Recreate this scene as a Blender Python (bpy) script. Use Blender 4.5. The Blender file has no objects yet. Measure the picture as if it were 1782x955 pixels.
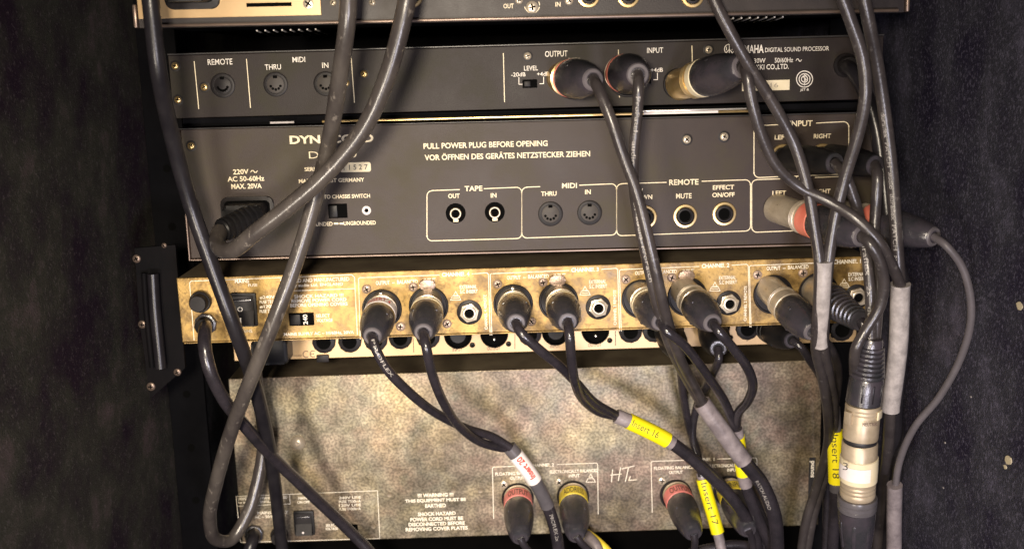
import bpy, bmesh, math, random
from math import sin, cos, pi, radians
from mathutils import Vector, Matrix
random.seed(7)
SC = bpy.context.scene
COL = SC.collection
MM = 0.001
# ---------------------------------------------------------------- camera
W, H, F = 1782.0, 955.0, 1850.0
CAMP = Vector((0, -0.673, 0.5))
PITCH, ROLL, YAW = radians(11.3), radians(1.4), radians(0.3)
fw = Vector((sin(YAW)*cos(PITCH), cos(YAW)*cos(PITCH), -sin(PITCH)))
r0 = fw.cross(Vector((0, 0, 1))).normalized(); u0 = r0.cross(fw)
rt = cos(ROLL)*r0 - sin(ROLL)*u0
up = cos(ROLL)*u0 + sin(ROLL)*r0
cam = bpy.data.cameras.new('camera'); camo = bpy.data.objects.new('camera', cam); COL.objects.link(camo)
camo.matrix_world = Matrix(((rt.x, up.x, -fw.x, CAMP.x), (rt.y, up.y, -fw.y, CAMP.y), (rt.z, up.z, -fw.z, CAMP.z), (0, 0, 0, 1)))
cam.sensor_width = 36.0; cam.lens = 36.0*F/W; cam.clip_start = 0.01; cam.clip_end = 20
cam.dof.use_dof = True; cam.dof.focus_distance = 0.66; cam.dof.aperture_fstop = 11
SC.camera = camo
# ---------------------------------------------------------------- world, lamps, exposure
world = bpy.data.worlds.new('World'); SC.world = world; world.use_nodes = True
bg = world.node_tree.nodes['Background']; bg.inputs[0].default_value = (0.80, 0.74, 0.90, 1); bg.inputs[1].default_value = 0.022
def area(name, loc, target, size, size_y, power, color, spread=180):
    l = bpy.data.lights.new(name, 'AREA'); l.shape = 'RECTANGLE'; l.size = size; l.size_y = size_y; l.energy = power; l.color = color; l.spread = radians(spread)
    o = bpy.data.objects.new(name, l); COL.objects.link(o); o.location = loc
    o.rotation_euler = (Vector(target)-Vector(loc)).to_track_quat('-Z', 'Y').to_euler()
    return o
area('stage_lamp', (-0.07, -0.80, 0.54), (-0.04, 0.05, 0.26), 0.08, 0.07, 1.4, (1.0, 0.86, 0.68), 75)
area('low_lamp', (-0.27, -0.80, 0.16), (-0.05, 0.0, 0.22), 0.11, 0.09, 0.72, (1.0, 0.88, 0.74), 80)
area('right_fill', (0.16, -0.95, 0.12), (0.06, 0, 0.16), 0.16, 0.16, 1.1, (0.93, 0.88, 1.0), 90)  # unseen fill, added to lift the inline connector at lower right
SC.view_settings.view_transform = 'Standard'; SC.view_settings.look = 'None'
SC.view_settings.exposure = 0.18; SC.view_settings.gamma = 1.0
# ---------------------------------------------------------------- pixel of the photograph -> point on a real plane
def ray(px, py): return F*fw + (px-W/2)*rt - (py-H/2)*up
def at(px, py, y):
    d = ray(px, py); t = (y*MM-CAMP.y)/d.y
    return CAMP + t*d
def at_z(px, py, z):
    d = ray(px, py); t = (z-CAMP.z)/d.z
    return CAMP + t*d
def at_x(px, py, x):
    d = ray(px, py); t = (x-CAMP.x)/d.x
    return CAMP + t*d
# ---------------------------------------------------------------- materials
MATS = {}
def mat(name, c1, c2=None, scale=60, rough=0.5, metal=0.0, spec=0.5, bump=0.0, bscale=400, c3=None, detail=6, coat=0.0, rvar=0.0, specks=None, stretch=None, bstrength_dist=0.0004, lo=0.35, hi=0.65):
    m = bpy.data.materials.new(name); m.use_nodes = True
    nt = m.node_tree; N = nt.nodes; L = nt.links; b = N['Principled BSDF']
    b.inputs['Roughness'].default_value = rough; b.inputs['Metallic'].default_value = metal
    b.inputs['Specular IOR Level'].default_value = spec; b.inputs['Coat Weight'].default_value = coat
    b.inputs['Base Color'].default_value = (*c1, 1)
    tc = N.new('ShaderNodeTexCoord'); src = tc.outputs['Object']
    if stretch:
        mp = N.new('ShaderNodeMapping'); mp.inputs['Scale'].default_value = stretch; L.new(src, mp.inputs[0]); src = mp.outputs[0]
    if c2:
        n = N.new('ShaderNodeTexNoise'); n.inputs['Scale'].default_value = scale; n.inputs['Detail'].default_value = detail; n.inputs['Roughness'].default_value = 0.65
        L.new(src, n.inputs['Vector'])
        r = N.new('ShaderNodeValToRGB'); r.color_ramp.elements[0].position = lo; r.color_ramp.elements[1].position = hi
        r.color_ramp.elements[0].color = (*c1, 1); r.color_ramp.elements[1].color = (*c2, 1)
        if c3:
            e = r.color_ramp.elements.new((lo+hi)/2); e.color = (*c3, 1)
        L.new(n.outputs[0], r.inputs[0]); out = r.outputs[0]
        if specks:
            sc_, thr, colr, fac = specks
            n2 = N.new('ShaderNodeTexNoise'); n2.inputs['Scale'].default_value = sc_; n2.inputs['Detail'].default_value = 4; n2.inputs['Roughness'].default_value = 0.7
            L.new(src, n2.inputs['Vector'])
            r2 = N.new('ShaderNodeValToRGB'); r2.color_ramp.elements[0].position = thr; r2.color_ramp.elements[1].position = thr+0.06
            r2.color_ramp.elements[0].color = (0, 0, 0, 1); r2.color_ramp.elements[1].color = (fac, fac, fac, 1)
            L.new(n2.outputs[0], r2.inputs[0])
            mx = N.new('ShaderNodeMix'); mx.data_type = 'RGBA'; L.new(r2.outputs[0], mx.inputs[0]); L.new(out, mx.inputs[6]); mx.inputs[7].default_value = (*colr, 1)
            out = mx.outputs[2]
        L.new(out, b.inputs['Base Color'])
        if rvar:
            mr = N.new('ShaderNodeMapRange'); mr.inputs[1].default_value = 0.3; mr.inputs[2].default_value = 0.7
            mr.inputs[3].default_value = rough-rvar; mr.inputs[4].default_value = rough+rvar
            L.new(n.outputs[0], mr.inputs[0]); L.new(mr.outputs[0], b.inputs['Roughness'])
    if bump:
        nb = N.new('ShaderNodeTexNoise'); nb.inputs['Scale'].default_value = bscale; nb.inputs['Detail'].default_value = 5; L.new(src, nb.inputs['Vector'])
        bp = N.new('ShaderNodeBump'); bp.inputs['Strength'].default_value = bump; bp.inputs['Distance'].default_value = bstrength_dist
        L.new(nb.outputs[0], bp.inputs['Height']); L.new(bp.outputs[0], b.inputs['Normal'])
    MATS[name] = m
    return m
mat('panel_yamaha', (0.014, 0.009, 0.008), (0.024, 0.020, 0.011), 22, 0.50, spec=0.25, bump=0.25, bscale=1500, c3=(0.019, 0.013, 0.012), rvar=0.06)
mat('panel_dynacord', (0.026, 0.015, 0.012), (0.042, 0.032, 0.016), 20, 0.50, spec=0.35, bump=0.25, bscale=1800, c3=(0.034, 0.022, 0.017), rvar=0.07)
mat('panel_black', (0.022, 0.018, 0.020), (0.038, 0.030, 0.028), 25, 0.46, spec=.35, bump=0.2, bscale=1200, rvar=0.08)
mat('steel_black', (0.020, 0.019, 0.020), (0.032, 0.028, 0.026), 30, 0.38, bump=0.2, bscale=900)
mat('under_black', (0.004, 0.004, 0.005), (0.006, 0.006, 0.007), 30, 0.8, spec=0.03)
mat('lip_metal', (0.16, 0.12, 0.10), (0.26, 0.19, 0.15), 30, 0.35, metal=0.6)
mat('gold', (0.075, 0.046, 0.018), (0.44, 0.285, 0.090), 60, 0.40, metal=0.5, c3=(0.20, 0.124, 0.038), rvar=0.12, bump=0.25, bscale=600, specks=(260, 0.54, (0.12, 0.075, 0.03), 0.55), detail=10, lo=0.32, hi=0.60)
mat('gold_top', (0.15, 0.115, 0.08), (0.26, 0.21, 0.14), 30, 0.45, metal=0.2)
mat('rose_steel', (0.48, 0.33, 0.17), (0.60, 0.42, 0.23), 12, 0.38, metal=0.35, rvar=0.05)
def amp_mat():
    m = mat('amp_zinc', (0.036, 0.029, 0.021), (0.50, 0.45, 0.32), 75, 0.38, metal=0.5, c3=(0.145, 0.122, 0.086), rvar=0.12, bump=0.18, bscale=700, specks=(300, 0.50, (0.055, 0.042, 0.032), 0.7), lo=0.30, hi=0.70, detail=12)
    nt = m.node_tree; N = nt.nodes; L = nt.links; b = N['Principled BSDF']
    prev = b.inputs['Base Color'].links[0].from_socket
    tc = [n for n in N if n.type == 'TEX_COORD'][0]
    for sc_, cols, fac, off in ((11, [(0.34, (0.13, 0.10, 0.075)), (0.46, (0.36, 0.27, 0.19)), (0.56, (0.30, 0.28, 0.20)), (0.66, (0.46, 0.35, 0.20))], 0.48, 0.0),
                                (30, [(0.36, (0.50, 0.40, 0.18)), (0.5, (0.26, 0.22, 0.16)), (0.62, (0.44, 0.28, 0.22)), (0.7, (0.24, 0.26, 0.20))], 0.22, 3.0)):
        mp = N.new('ShaderNodeMapping'); mp.inputs['Location'].default_value = (off, off, 0); L.new(tc.outputs['Object'], mp.inputs[0])
        n = N.new('ShaderNodeTexNoise'); n.inputs['Scale'].default_value = sc_; n.inputs['Detail'].default_value = 5; L.new(mp.outputs[0], n.inputs['Vector'])
        r = N.new('ShaderNodeValToRGB'); cr = r.color_ramp
        cr.elements[0].position = cols[0][0]; cr.elements[0].color = (*cols[0][1], 1); cr.elements[1].position = cols[-1][0]; cr.elements[1].color = (*cols[-1][1], 1)
        for p, c in cols[1:-1]:
            e = cr.elements.new(p); e.color = (*c, 1)
        L.new(n.outputs[0], r.inputs[0])
        mx = N.new('ShaderNodeMix'); mx.data_type = 'RGBA'; mx.inputs[0].default_value = fac
        L.new(prev, mx.inputs[6]); L.new(r.outputs[0], mx.inputs[7]); prev = mx.outputs[2]
    for sc_, st, lo_, hi_, dark in ((520, (1, 1, 1), (0.42), .58, .66), (110, (1, .7, 1), .36, .64, .84), (13, (1, .5, 1), .38, .64, .72)):   # tarnish grain, scuffs, running stains
        mp = N.new('ShaderNodeMapping'); mp.inputs['Scale'].default_value = st; L.new(tc.outputs['Object'], mp.inputs[0])
        n = N.new('ShaderNodeTexNoise'); n.inputs['Scale'].default_value = sc_; n.inputs['Detail'].default_value = 4; L.new(mp.outputs[0], n.inputs['Vector'])
        r = N.new('ShaderNodeMapRange'); r.inputs[1].default_value = lo_; r.inputs[2].default_value = hi_; r.inputs[3].default_value = dark; r.inputs[4].default_value = 1.15
        L.new(n.outputs[0], r.inputs[0])
        v = N.new('ShaderNodeVectorMath'); v.operation = 'SCALE'; L.new(prev, v.inputs[0]); L.new(r.outputs[0], v.inputs['Scale']); prev = v.outputs[0]
    L.new(prev, b.inputs['Base Color'])
amp_mat()
mat('wall_left', (0.020, 0.011, 0.022), (0.120, 0.085, 0.095), 17, 0.85, spec=.15, bump=0.6, bscale=900, specks=(420, 0.57, (0.22, 0.18, 0.20), 0.25), c3=(0.044, 0.044, 0.036), detail=12, bstrength_dist=0.0020, lo=.38, hi=.74)
mat('wall_right', (0.020, 0.016, 0.038), (0.130, 0.120, 0.180), 17, 0.70, spec=.3, bump=0.6, bscale=900, specks=(420, 0.54, (0.30, 0.28, 0.40), 0.28), c3=(0.048, 0.048, 0.066), detail=12, bstrength_dist=0.0026, lo=.38, hi=.70)
mat('case_black', (0.005, 0.005, 0.006), (0.009, 0.008, 0.009), 20, 0.8, spec=0.15)
mat('rubber', (0.018, 0.016, 0.020), (0.032, 0.027, 0.033), 90, 0.25, spec=0.8, bump=0.2, bscale=900)
mat('rubber_worn', (0.038, 0.032, 0.032), (0.085, 0.074, 0.066), 50, 0.28, spec=0.8, bump=0.3, bscale=500, specks=(240, 0.60, (0.26, 0.23, 0.20), 0.5), stretch=(1, 1, .4))
mat('rubber_black', (0.011, 0.010, 0.013), (0.021, 0.019, 0.022), 60, 0.30, spec=0.5, bump=0.2, bscale=700)
mat('cable_grey', (0.032, 0.027, 0.028), (0.060, 0.051, 0.050), 60, 0.30, spec=0.8, bump=0.3, bscale=600, specks=(260, 0.62, (0.22, 0.20, 0.19), 0.4))
mat('boot', (0.026, 0.028, 0.032), (0.058, 0.048, 0.060), 45, 0.25, spec=1.0, bump=0.3, bscale=1300)
mat('collar', (0.095, 0.085, 0.092), (0.13, 0.115, 0.125), 90, 0.45)
mat('gunmetal', (0.36, 0.30, 0.20), (0.52, 0.45, 0.32), 40, 0.28, metal=0.75)
mat('under_bracket', (0.004, 0.004, 0.005), (0.007, 0.006, 0.007), 40, 0.6, spec=0.06)
mat('heatshrink', (0.075, 0.070, 0.078), (0.12, 0.11, 0.12), 50, 0.30)
mat('sleeve_grey', (0.29, 0.265, 0.26), (0.48, 0.44, 0.43), 150, 0.45, bump=0.5, bscale=500)
mat('sleeve_dim', (0.17, 0.145, 0.155), (0.30, 0.26, 0.27), 120, 0.4, bump=0.5, bscale=500)
mat('yellow', (0.90, 0.76, 0.006), (0.95, 0.84, 0.012), 80, 0.42)
mat('yellow_ring', (0.92, 0.70, 0.04), (0.95, 0.78, 0.09), 200, 0.4)
mat('red_ring', (0.88, 0.24, 0.22), (0.92, 0.33, 0.30), 200, 0.4)
mat('red_bright', (0.80, 0.20, 0.14), (0.86, 0.28, 0.20), 200, 0.4)
mat('white_tape', (0.78, 0.72, 0.70), (0.86, 0.80, 0.78), 90, 0.5)
mat('cream', (0.74, 0.64, 0.42), (0.80, 0.70, 0.50), 90, 0.45)
mat('satin', (0.40, 0.32, 0.22), (0.58, 0.48, 0.35), 60, 0.42, metal=0.35, rvar=0.06, specks=(300, 0.62, (0.45, 0.35, 0.24), 0.4))
mat('nickel', (0.52, 0.44, 0.33), (0.72, 0.64, 0.52), 60, 0.32, metal=0.5, rvar=0.06, specks=(260, 0.60, (0.30, 0.23, 0.15), 0.45))
mat('brass', (0.66, 0.46, 0.18), (0.82, 0.62, 0.32), 120, 0.28, metal=0.85)
mat('chrome', (0.85, 0.82, 0.78), None, rough=0.22, metal=0.7)
mat('print_cream', (0.92, 0.80, 0.56), (0.70, 0.58, 0.38), 400, 0.5, lo=0.5, hi=0.72)
mat('print_white', (0.92, 0.86, 0.76), (0.70, 0.63, 0.52), 500, 0.5, lo=0.5, hi=0.72)
mat('print_dull', (0.30, 0.25, 0.19), (0.40, 0.34, 0.26), 300, 0.5)
mat('print_worn', (0.92, 0.85, 0.70), (0.72, 0.58, 0.34), 260, 0.5, lo=0.54, hi=0.66)
mat('print_faint', (0.42, 0.39, 0.36), (0.16, 0.15, 0.14), 700, 0.5, lo=0.45, hi=0.6)
mat('ink_black', (0.02, 0.018, 0.02), None, rough=0.5)
mat('ink_brown', (0.10, 0.06, 0.04), None, rough=0.5)
mat('ink_red', (0.62, 0.05, 0.03), None, rough=0.5)
mat('socket', (0.010, 0.009, 0.010), (0.020, 0.017, 0.018), 200, 0.45, spec=0.22)
mat('socket_face', (0.036, 0.030, 0.027), (0.050, 0.042, 0.036), 200, 0.6)
mat('hole', (0.003, 0.003, 0.003), None, rough=0.9, spec=0.04)
mat('tab_rose', (0.28, 0.20, 0.15), (0.55, 0.42, 0.34), 260, 0.36, metal=0.4, bump=0.6, bscale=900)
mat('plug_dark', (0.008, 0.008, 0.009), (0.016, 0.015, 0.016), 60, 0.42, spec=0.25)
# ---------------------------------------------------------------- object helpers
WM = {}
def link(o, parent, M):
    COL.objects.link(o); WM[o.name] = M
    if parent is not None:
        o.parent = parent; o.matrix_basis = WM[parent.name].inverted() @ M
    else:
        o.matrix_basis = M
    return o
def thing(name, label, cat, loc, group=None):
    o = bpy.data.objects.new(name, None); o.empty_display_size = 0.01
    link(o, None, Matrix.Translation(loc)); o['label'] = label; o['category'] = cat
    if group: o['group'] = group
    return o
CACHE = {}
def mesh_from(bm, m, smooth=True, name='mesh'):
    bmesh.ops.recalc_face_normals(bm, faces=bm.faces)
    me = bpy.data.meshes.new(name); bm.to_mesh(me); bm.free()
    me.materials.append(MATS[m])
    if smooth:
        for p in me.polygons: p.use_smooth = True
        me.set_sharp_from_angle(angle=radians(38))
    return me
def part(name, parent, M, build, m, key=None, smooth=True):
    if key is not None and (key, m) in CACHE: me = CACHE[(key, m)]
    else:
        me = mesh_from(build(), m, smooth, name)
        if key is not None: CACHE[(key, m)] = me
    return link(bpy.data.objects.new(name, me), parent, M)
def add_box(bm, x0, y0, z0, x1, y1, z1, bev=0.0, seg=2):
    g = bmesh.ops.create_cube(bm, size=1.0)
    M = Matrix.Translation(Vector(((x0+x1)/2, (y0+y1)/2, (z0+z1)/2))*MM) @ Matrix.Diagonal((abs(x1-x0)*MM, abs(y1-y0)*MM, abs(z1-z0)*MM, 1))
    bmesh.ops.transform(bm, matrix=M, verts=g['verts'])
    if bev:
        ed = set(e for v in g['verts'] for e in v.link_edges)
        bmesh.ops.bevel(bm, geom=list(ed), offset=bev*MM, segments=seg, affect='EDGES', profile=0.5)
    return bm
def add_lathe(bm, prof, seg=32, ox=0, oy=0, closed=True, rot=0.0):
    rings = []
    for r, z in prof:
        if r < 1e-6: rings.append([bm.verts.new((ox*MM, oy*MM, z*MM))])
        else: rings.append([bm.verts.new(((ox+r*cos(2*pi*k/seg+rot))*MM, (oy+r*sin(2*pi*k/seg+rot))*MM, z*MM)) for k in range(seg)])
    for a, b in zip(rings, rings[1:]):
        for k in range(seg):
            k2 = (k+1) % seg
            if len(a) == 1 and len(b) == 1: continue
            if len(a) == 1: bm.faces.new((a[0], b[k], b[k2]))
            elif len(b) == 1: bm.faces.new((a[k], b[0], a[k2]))
            else: bm.faces.new((a[k], b[k], b[k2], a[k2]))
    return bm
def lathe(prof, seg=32, **k):
    return lambda: add_lathe(bmesh.new(), prof, seg, **k)
def boxes(*bs, bev=0.0): 
    def f():
        bm = bmesh.new()
        for b in bs: add_box(bm, *b, bev=bev)
        return bm
    return f
def prism(pts, z0, z1, bev=0.0):
    def f():
        bm = bmesh.new()
        a = [bm.verts.new((x*MM, y*MM, z0*MM)) for x, y in pts]; b = [bm.verts.new((x*MM, y*MM, z1*MM)) for x, y in pts]
        n = len(pts); bm.faces.new(a[::-1]); top = bm.faces.new(b)
        for k in range(n): bm.faces.new((a[k], a[(k+1) % n], b[(k+1) % n], b[k]))
        if bev: bmesh.ops.bevel(bm, geom=list(top.edges), offset=bev*MM, segments=2, affect='EDGES', profile=0.5)
        return bm
    return f
def rrect(x0, y0, x1, y1, r, n=6):
    out = []
    for cx, cy, a0 in ((x1-r, y1-r, 0), (x0+r, y1-r, pi/2), (x0+r, y0+r, pi), (x1-r, y0+r, 3*pi/2)):
        for k in range(n+1):
            a = a0+k*pi/2/n; out.append((cx+r*cos(a), cy+r*sin(a)))
    return out
# ---------------------------------------------------------------- device faces: u right, v up, n out of the panel
class Unit:
    def __init__(s, root, y, a, b):     # a, b: pixels of two points on one horizontal edge
        s.root = root; s.y = y
        p, q = at(a[0], a[1], y), at(b[0], b[1], y)
        u = (q-p).normalized(); n = Vector((0, -1, 0)); v = n.cross(u)
        s.u, s.v, s.n = u, v, n; s.o = p
    def M(s, px, py, lift=0.0, rot=0.0):
        p = at(px, py, s.y) + s.n*lift*MM
        R = Matrix(((s.u.x, s.v.x, s.n.x, 0), (s.u.y, s.v.y, s.n.y, 0), (s.u.z, s.v.z, s.n.z, 0), (0, 0, 0, 1)))
        return Matrix.Translation(p) @ R @ Matrix.Rotation(rot, 4, 'Z')
    def uv(s, px, py):
        d = at(px, py, s.y)-s.o
        return d.dot(s.u)/MM, d.dot(s.v)/MM
    def Mo(s, lift=0.0):
        R = Matrix(((s.u.x, s.v.x, s.n.x, 0), (s.u.y, s.v.y, s.n.y, 0), (s.u.z, s.v.z, s.n.z, 0), (0, 0, 0, 1)))
        return Matrix.Translation(s.o + s.n*lift*MM) @ R
    def sc(s, px, py):
        return (at(px+1, py, s.y)-at(px, py, s.y)).length/MM
def text_mesh(body, w, h, m, bold=0.0, thick=0.0):
    key = ('txt', body, round(w, 1), round(h, 1), bold)
    if (key, m) in CACHE: return CACHE[(key, m)]
    c = bpy.data.curves.new('lettering', 'FONT'); c.body = body; c.size = 1.0; c.align_x = 'CENTER'; c.resolution_u = 3
    c.offset = bold
    o = bpy.data.objects.new('tmp_text', c)
    me = bpy.data.meshes.new_from_object(o); bpy.data.objects.remove(o); bpy.data.curves.remove(c)
    xs = [v.co.x for v in me.vertices]; ys = [v.co.y for v in me.vertices]
    if not xs: return me
    x0, x1, y0, y1 = min(xs), max(xs), min(ys), max(ys)
    for v in me.vertices:
        v.co.x = ((v.co.x-(x0+x1)/2)/max(x1-x0, 1e-6)*w)*MM
        v.co.y = ((v.co.y-(y0+y1)/2)/max(y1-y0, 1e-6)*h)*MM
        v.co.z = 0
    me.materials.clear(); me.materials.append(MATS[m]); me.name = 'lettering'
    CACHE[(key, m)] = me
    return me
def txt(U, body, px, py, w, h, m='print_cream', bold=0.02, rot=0.0, lift=0.12, name='lettering', parent=None):
    s = U.sc(px, py)
    me = text_mesh(body, w*s, h*s, m, bold)
    return link(bpy.data.objects.new(name, me), parent or U.root, U.M(px, py, lift, rot))
def strokes(U, lines, wd, m='print_cream', name='printed_line', lift=0.14):
    """flat ribbons printed on a face; lines = lists of pixel points"""
    bm = bmesh.new()
    for ln in lines:
        P = [Vector(U.uv(*p)) for p in ln]; n = len(P); L_, R_ = [], []
        for i, p in enumerate(P):
            d1 = (P[i]-P[i-1]).normalized() if i else (P[1]-P[0]).normalized()
            d2 = (P[i+1]-P[i]).normalized() if i < n-1 else d1
            t = (d1+d2).normalized(); k = 1/max(0.5, t.dot(d1)); nn = Vector((-t.y, t.x))*wd/2*k
            L_.append(bm.verts.new(((p.x+nn.x)*MM, (p.y+nn.y)*MM, 0))); R_.append(bm.verts.new(((p.x-nn.x)*MM, (p.y-nn.y)*MM, 0)))
        for i in range(n-1): bm.faces.new((R_[i], R_[i+1], L_[i+1], L_[i]))
    me = mesh_from(bm, m, False, name)
    return link(bpy.data.objects.new(name, me), U.root, U.Mo(lift))
def arc(cx, cy, r, a0, a1, n=6):
    return [(cx+r*cos(radians(a0+(a1-a0)*k/n)), cy-r*sin(radians(a0+(a1-a0)*k/n))) for k in range(n+1)]
def frame(U, l, t_l, r, t_r, b_l, b_r, gaps, rad=9, m='print_cream', wd=0.55, dl=0, sides=True):
    """round-cornered printed box with a gap in the top line; sloping pixel edges; dl = lean of the left side"""
    def ty(x): return t_l+(t_r-t_l)*(x-l)/(r-l)
    g0, g1 = gaps
    a = [(g0, ty(g0)), (l+rad, ty(l+rad))]+arc(l+rad, ty(l)+rad, rad, 90, 180)+[(l+dl, b_l-rad)]+arc(l+dl+rad, b_l-rad, rad, 180, 270)
    b = arc(r-rad, b_r-rad, rad, 270, 360)+[(r, ty(r)+rad)]+arc(r-rad, ty(r)+rad, rad, 0, 90)+[(g1, ty(g1))]
    return strokes(U, [a+b], wd, m, 'printed_frame')
def screw(U, px, py, r=2.6, m='nickel', dark=True, name='screw'):
    if dark: part('screw_recess', U.root, U.M(px, py), lathe([(r*1.45, 0.0), (r*1.45, 0.10), (r*1.2, 0.22), (0, 0.16)], 20), 'socket', ('srec', r))
    def b():
        bm = add_lathe(bmesh.new(), [(r, 0.1), (r, 0.5), (r*.8, 1.0), (r*.5, 1.2), (0, 1.3)], 20)
        return bm
    s = part(name, U.root, U.M(px, py, 0.05, random.random()*3), b, m, ('screw', r))
    part('cross_slot', s, WM[s.name] @ Matrix.Translation((0, 0, 1.22*MM)), boxes((-r*.55, -r*.13, 0, r*.55, r*.13, .18), (-r*.13, -r*.55, 0.01, r*.13, r*.55, .19)), 'hole', ('slot', r), False)
    return s
def din(U, px, py, r=7.6, pins=5, face='socket_face'):
    s = part('din_socket', U.root, U.M(px, py), lathe([(r, 0), (r, 0.8), (r-.6, 1.1), (r-1.5, 1.1), (r-1.6, 0.25), (0, 0.25)], 36), 'socket', ('din', r))
    part('socket_insert', s, WM[s.name], lathe([(r-2.3, 0.2), (r-2.3, 0.8), (r-2.6, 0.95), (0, 0.95)], 36), face, ('dinf', r))
    def ph():
        bm = bmesh.new()
        for k in range(pins):
            a = radians(180+20+140*k/(pins-1)); c = (r-4.4)
            add_lathe(bm, [(0.85, 0.9), (0.85, 1.10), (0, 1.10)], 10, ox=c*cos(a), oy=c*sin(a))
        add_box(bm, -1.3, r-3.9, 0.9, 1.3, r-2.2, 1.2)
        return bm
    part('pin_holes', s, WM[s.name], ph, 'hole', ('dinh', r, pins), False)
    return s
def jack(U, px, py, r=7.6, ring='brass'):
    s = part('jack_socket', U.root, U.M(px, py), lathe([(r, 0), (r, 0.5), (r-.4, 0.9), (r-1.6, 1.0), (r-1.9, 0.5), (r-2.0, 0.2), (0, 0.2)], 40), ring, ('jack', r))
    part('bushing', s, WM[s.name], lathe([(r-2.1, 0.15), (r-2.1, 1.5), (r-2.7, 1.9), (r-3.6, 1.9), (r-3.9, 0.4), (0, 0.3)], 32), 'socket', ('jackb', r))
    part('socket_hole', s, WM[s.name], lathe([(r-4.0, 0.30), (r-4.0, 0.42), (0, 0.42)], 24), 'hole', ('jackh', r))
    return s
def phono(U, px, py):
    s = part('phono_socket', U.root, U.M(px, py), lathe([(6.4, 0), (6.4, 0.25), (0, 0.3)], 32), 'hole', 'phono')
    part('ring_contact', s, WM[s.name], lathe([(3.7, 0.2), (3.7, 2.6), (3.4, 3.0), (2.9, 3.0), (2.6, 1.2), (0, 1.0)], 32), 'nickel', 'phonor')
    part('centre_insulator', s, WM[s.name], lathe([(2.5, 0.8), (2.5, 2.2), (1.4, 2.3), (1.3, 1.2), (0, 1.2)], 24), 'hole', 'phonoi')
    part('solder_tag', s, WM[s.name], boxes((-1.7, -5.6, .2, 1.7, -3.9, .9), bev=.2), 'cream', 'phonot')
def hexjack(U, px, py, r=8.2, ring='socket', nut='nickel'):
    s = part('insert_jack', U.root, U.M(px, py), lathe([(r, 0), (r, 0.5), (r-.4, 0.7), (0, 0.7)], 40), ring, ('hexbase', r))
    k = r*0.80
    def b():
        bm = prism([(k*cos(pi/3*i+.25), k*sin(pi/3*i+.25)) for i in range(6)], 0.6, 3.0, 0.5)()
        add_lathe(bm, [(k*.70, 3.0), (k*.70, 4.4), (k*.62, 4.7), (k*.50, 4.7), (k*.44, 3.2)], 28)
        return bm
    part('hex_nut', s, WM[s.name], b, nut, ('hexnut', r))
    part('socket_hole', s, WM[s.name], lathe([(k*.46, 3.05), (k*.46, 3.3), (0, 3.3)], 24), 'hole', ('hexhole', r))
    return s
def xlr_socket(U, px, py, r=11.8, latch=True):
    s = part('xlr_socket', U.root, U.M(px, py), lathe([(r, 0), (r, 1.2), (r-.5, 1.6), (r-1.1, 1.6), (r-1.6, 0.3), (0, 0.3)], 44), 'socket', ('xlr', r))
    if latch:
        part('latch', s, WM[s.name], boxes((-1.3, r-4.6, .3, 1.3, r-1.4, 5.0), bev=.5), 'chrome', ('xlrl', r))
    return s
def body(U, name, px0, top_px, px1, bot_px, depth, m, bev=0.6, mback=None):
    """box of the device behind its rear face; pixel corners at left-top and right-bottom"""
    x0, y1 = U.uv(*top_px) if isinstance(top_px, tuple) else (0, 0)
    x1, y0 = U.uv(*bot_px)
    return x0, y0, x1, y1
# ---------------------------------------------------------------- swept cables
def spline(pts, step=0.0022):
    P = [Vector(p) for p in pts]
    P = [P[0]*2-P[1]]+P+[P[-1]*2-P[-2]]
    out, tmap = [], []
    for i in range(1, len(P)-2):
        p0, p1, p2, p3 = P[i-1:i+3]
        # centripetal Catmull-Rom
        t0 = 0; t1 = t0+max((p1-p0).length, 1e-6)**.5; t2 = t1+max((p2-p1).length, 1e-6)**.5; t3 = t2+max((p3-p2).length, 1e-6)**.5
        n = max(2, int((p2-p1).length/step))
        for k in range(n):
            t = t1+(t2-t1)*k/n
            A1 = p0*((t1-t)/(t1-t0))+p1*((t-t0)/(t1-t0)); A2 = p1*((t2-t)/(t2-t1))+p2*((t-t1)/(t2-t1)); A3 = p2*((t3-t)/(t3-t2))+p3*((t-t2)/(t3-t2))
            B1 = A1*((t2-t)/(t2-t0))+A2*((t-t0)/(t2-t0)); B2 = A2*((t3-t)/(t3-t1))+A3*((t-t1)/(t3-t1))
            out.append(B1*((t2-t)/(t2-t1))+B2*((t-t1)/(t2-t1))); tmap.append(i-1+k/n)
    out.append(P[-2]); tmap.append(len(pts)-1)
    return out, tmap
def frames(C):
    n = len(C); T = [(C[min(i+1, n-1)]-C[max(i-1, 0)]).normalized() for i in range(n)]
    A = []
    for i in range(n):
        c = (CAMP-C[i]); c = (c-T[i]*c.dot(T[i]))
        if c.length < 1e-4: c = A[-1] if A else Vector((1, 0, 0))
        a = c.normalized()
        if A and a.dot(A[-1]) < 0.2: a = (A[-1]-T[i]*A[-1].dot(T[i])).normalized()
        A.append(a)
    return T, A
def sweep(C, r, seg=14, cap=True, rfun=None):
    T, A = frames(C); bm = bmesh.new(); rings = []
    for i, c in enumerate(C):
        b = T[i].cross(A[i]); rr = (rfun(i/(len(C)-1)) if rfun else r)*MM
        rings.append([bm.verts.new(c+(A[i]*cos(2*pi*k/seg)+b*sin(2*pi*k/seg))*rr) for k in range(seg)])
    for p, q in zip(rings, rings[1:]):
        for k in range(seg): bm.faces.new((p[k], p[(k+1) % seg], q[(k+1) % seg], q[k]))
    if cap: bm.faces.new(rings[0][::-1]); bm.faces.new(rings[-1])
    return bm
def rel(bm, root):
    bmesh.ops.translate(bm, verts=bm.verts, vec=-WM[root.name].translation); return bm
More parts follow.
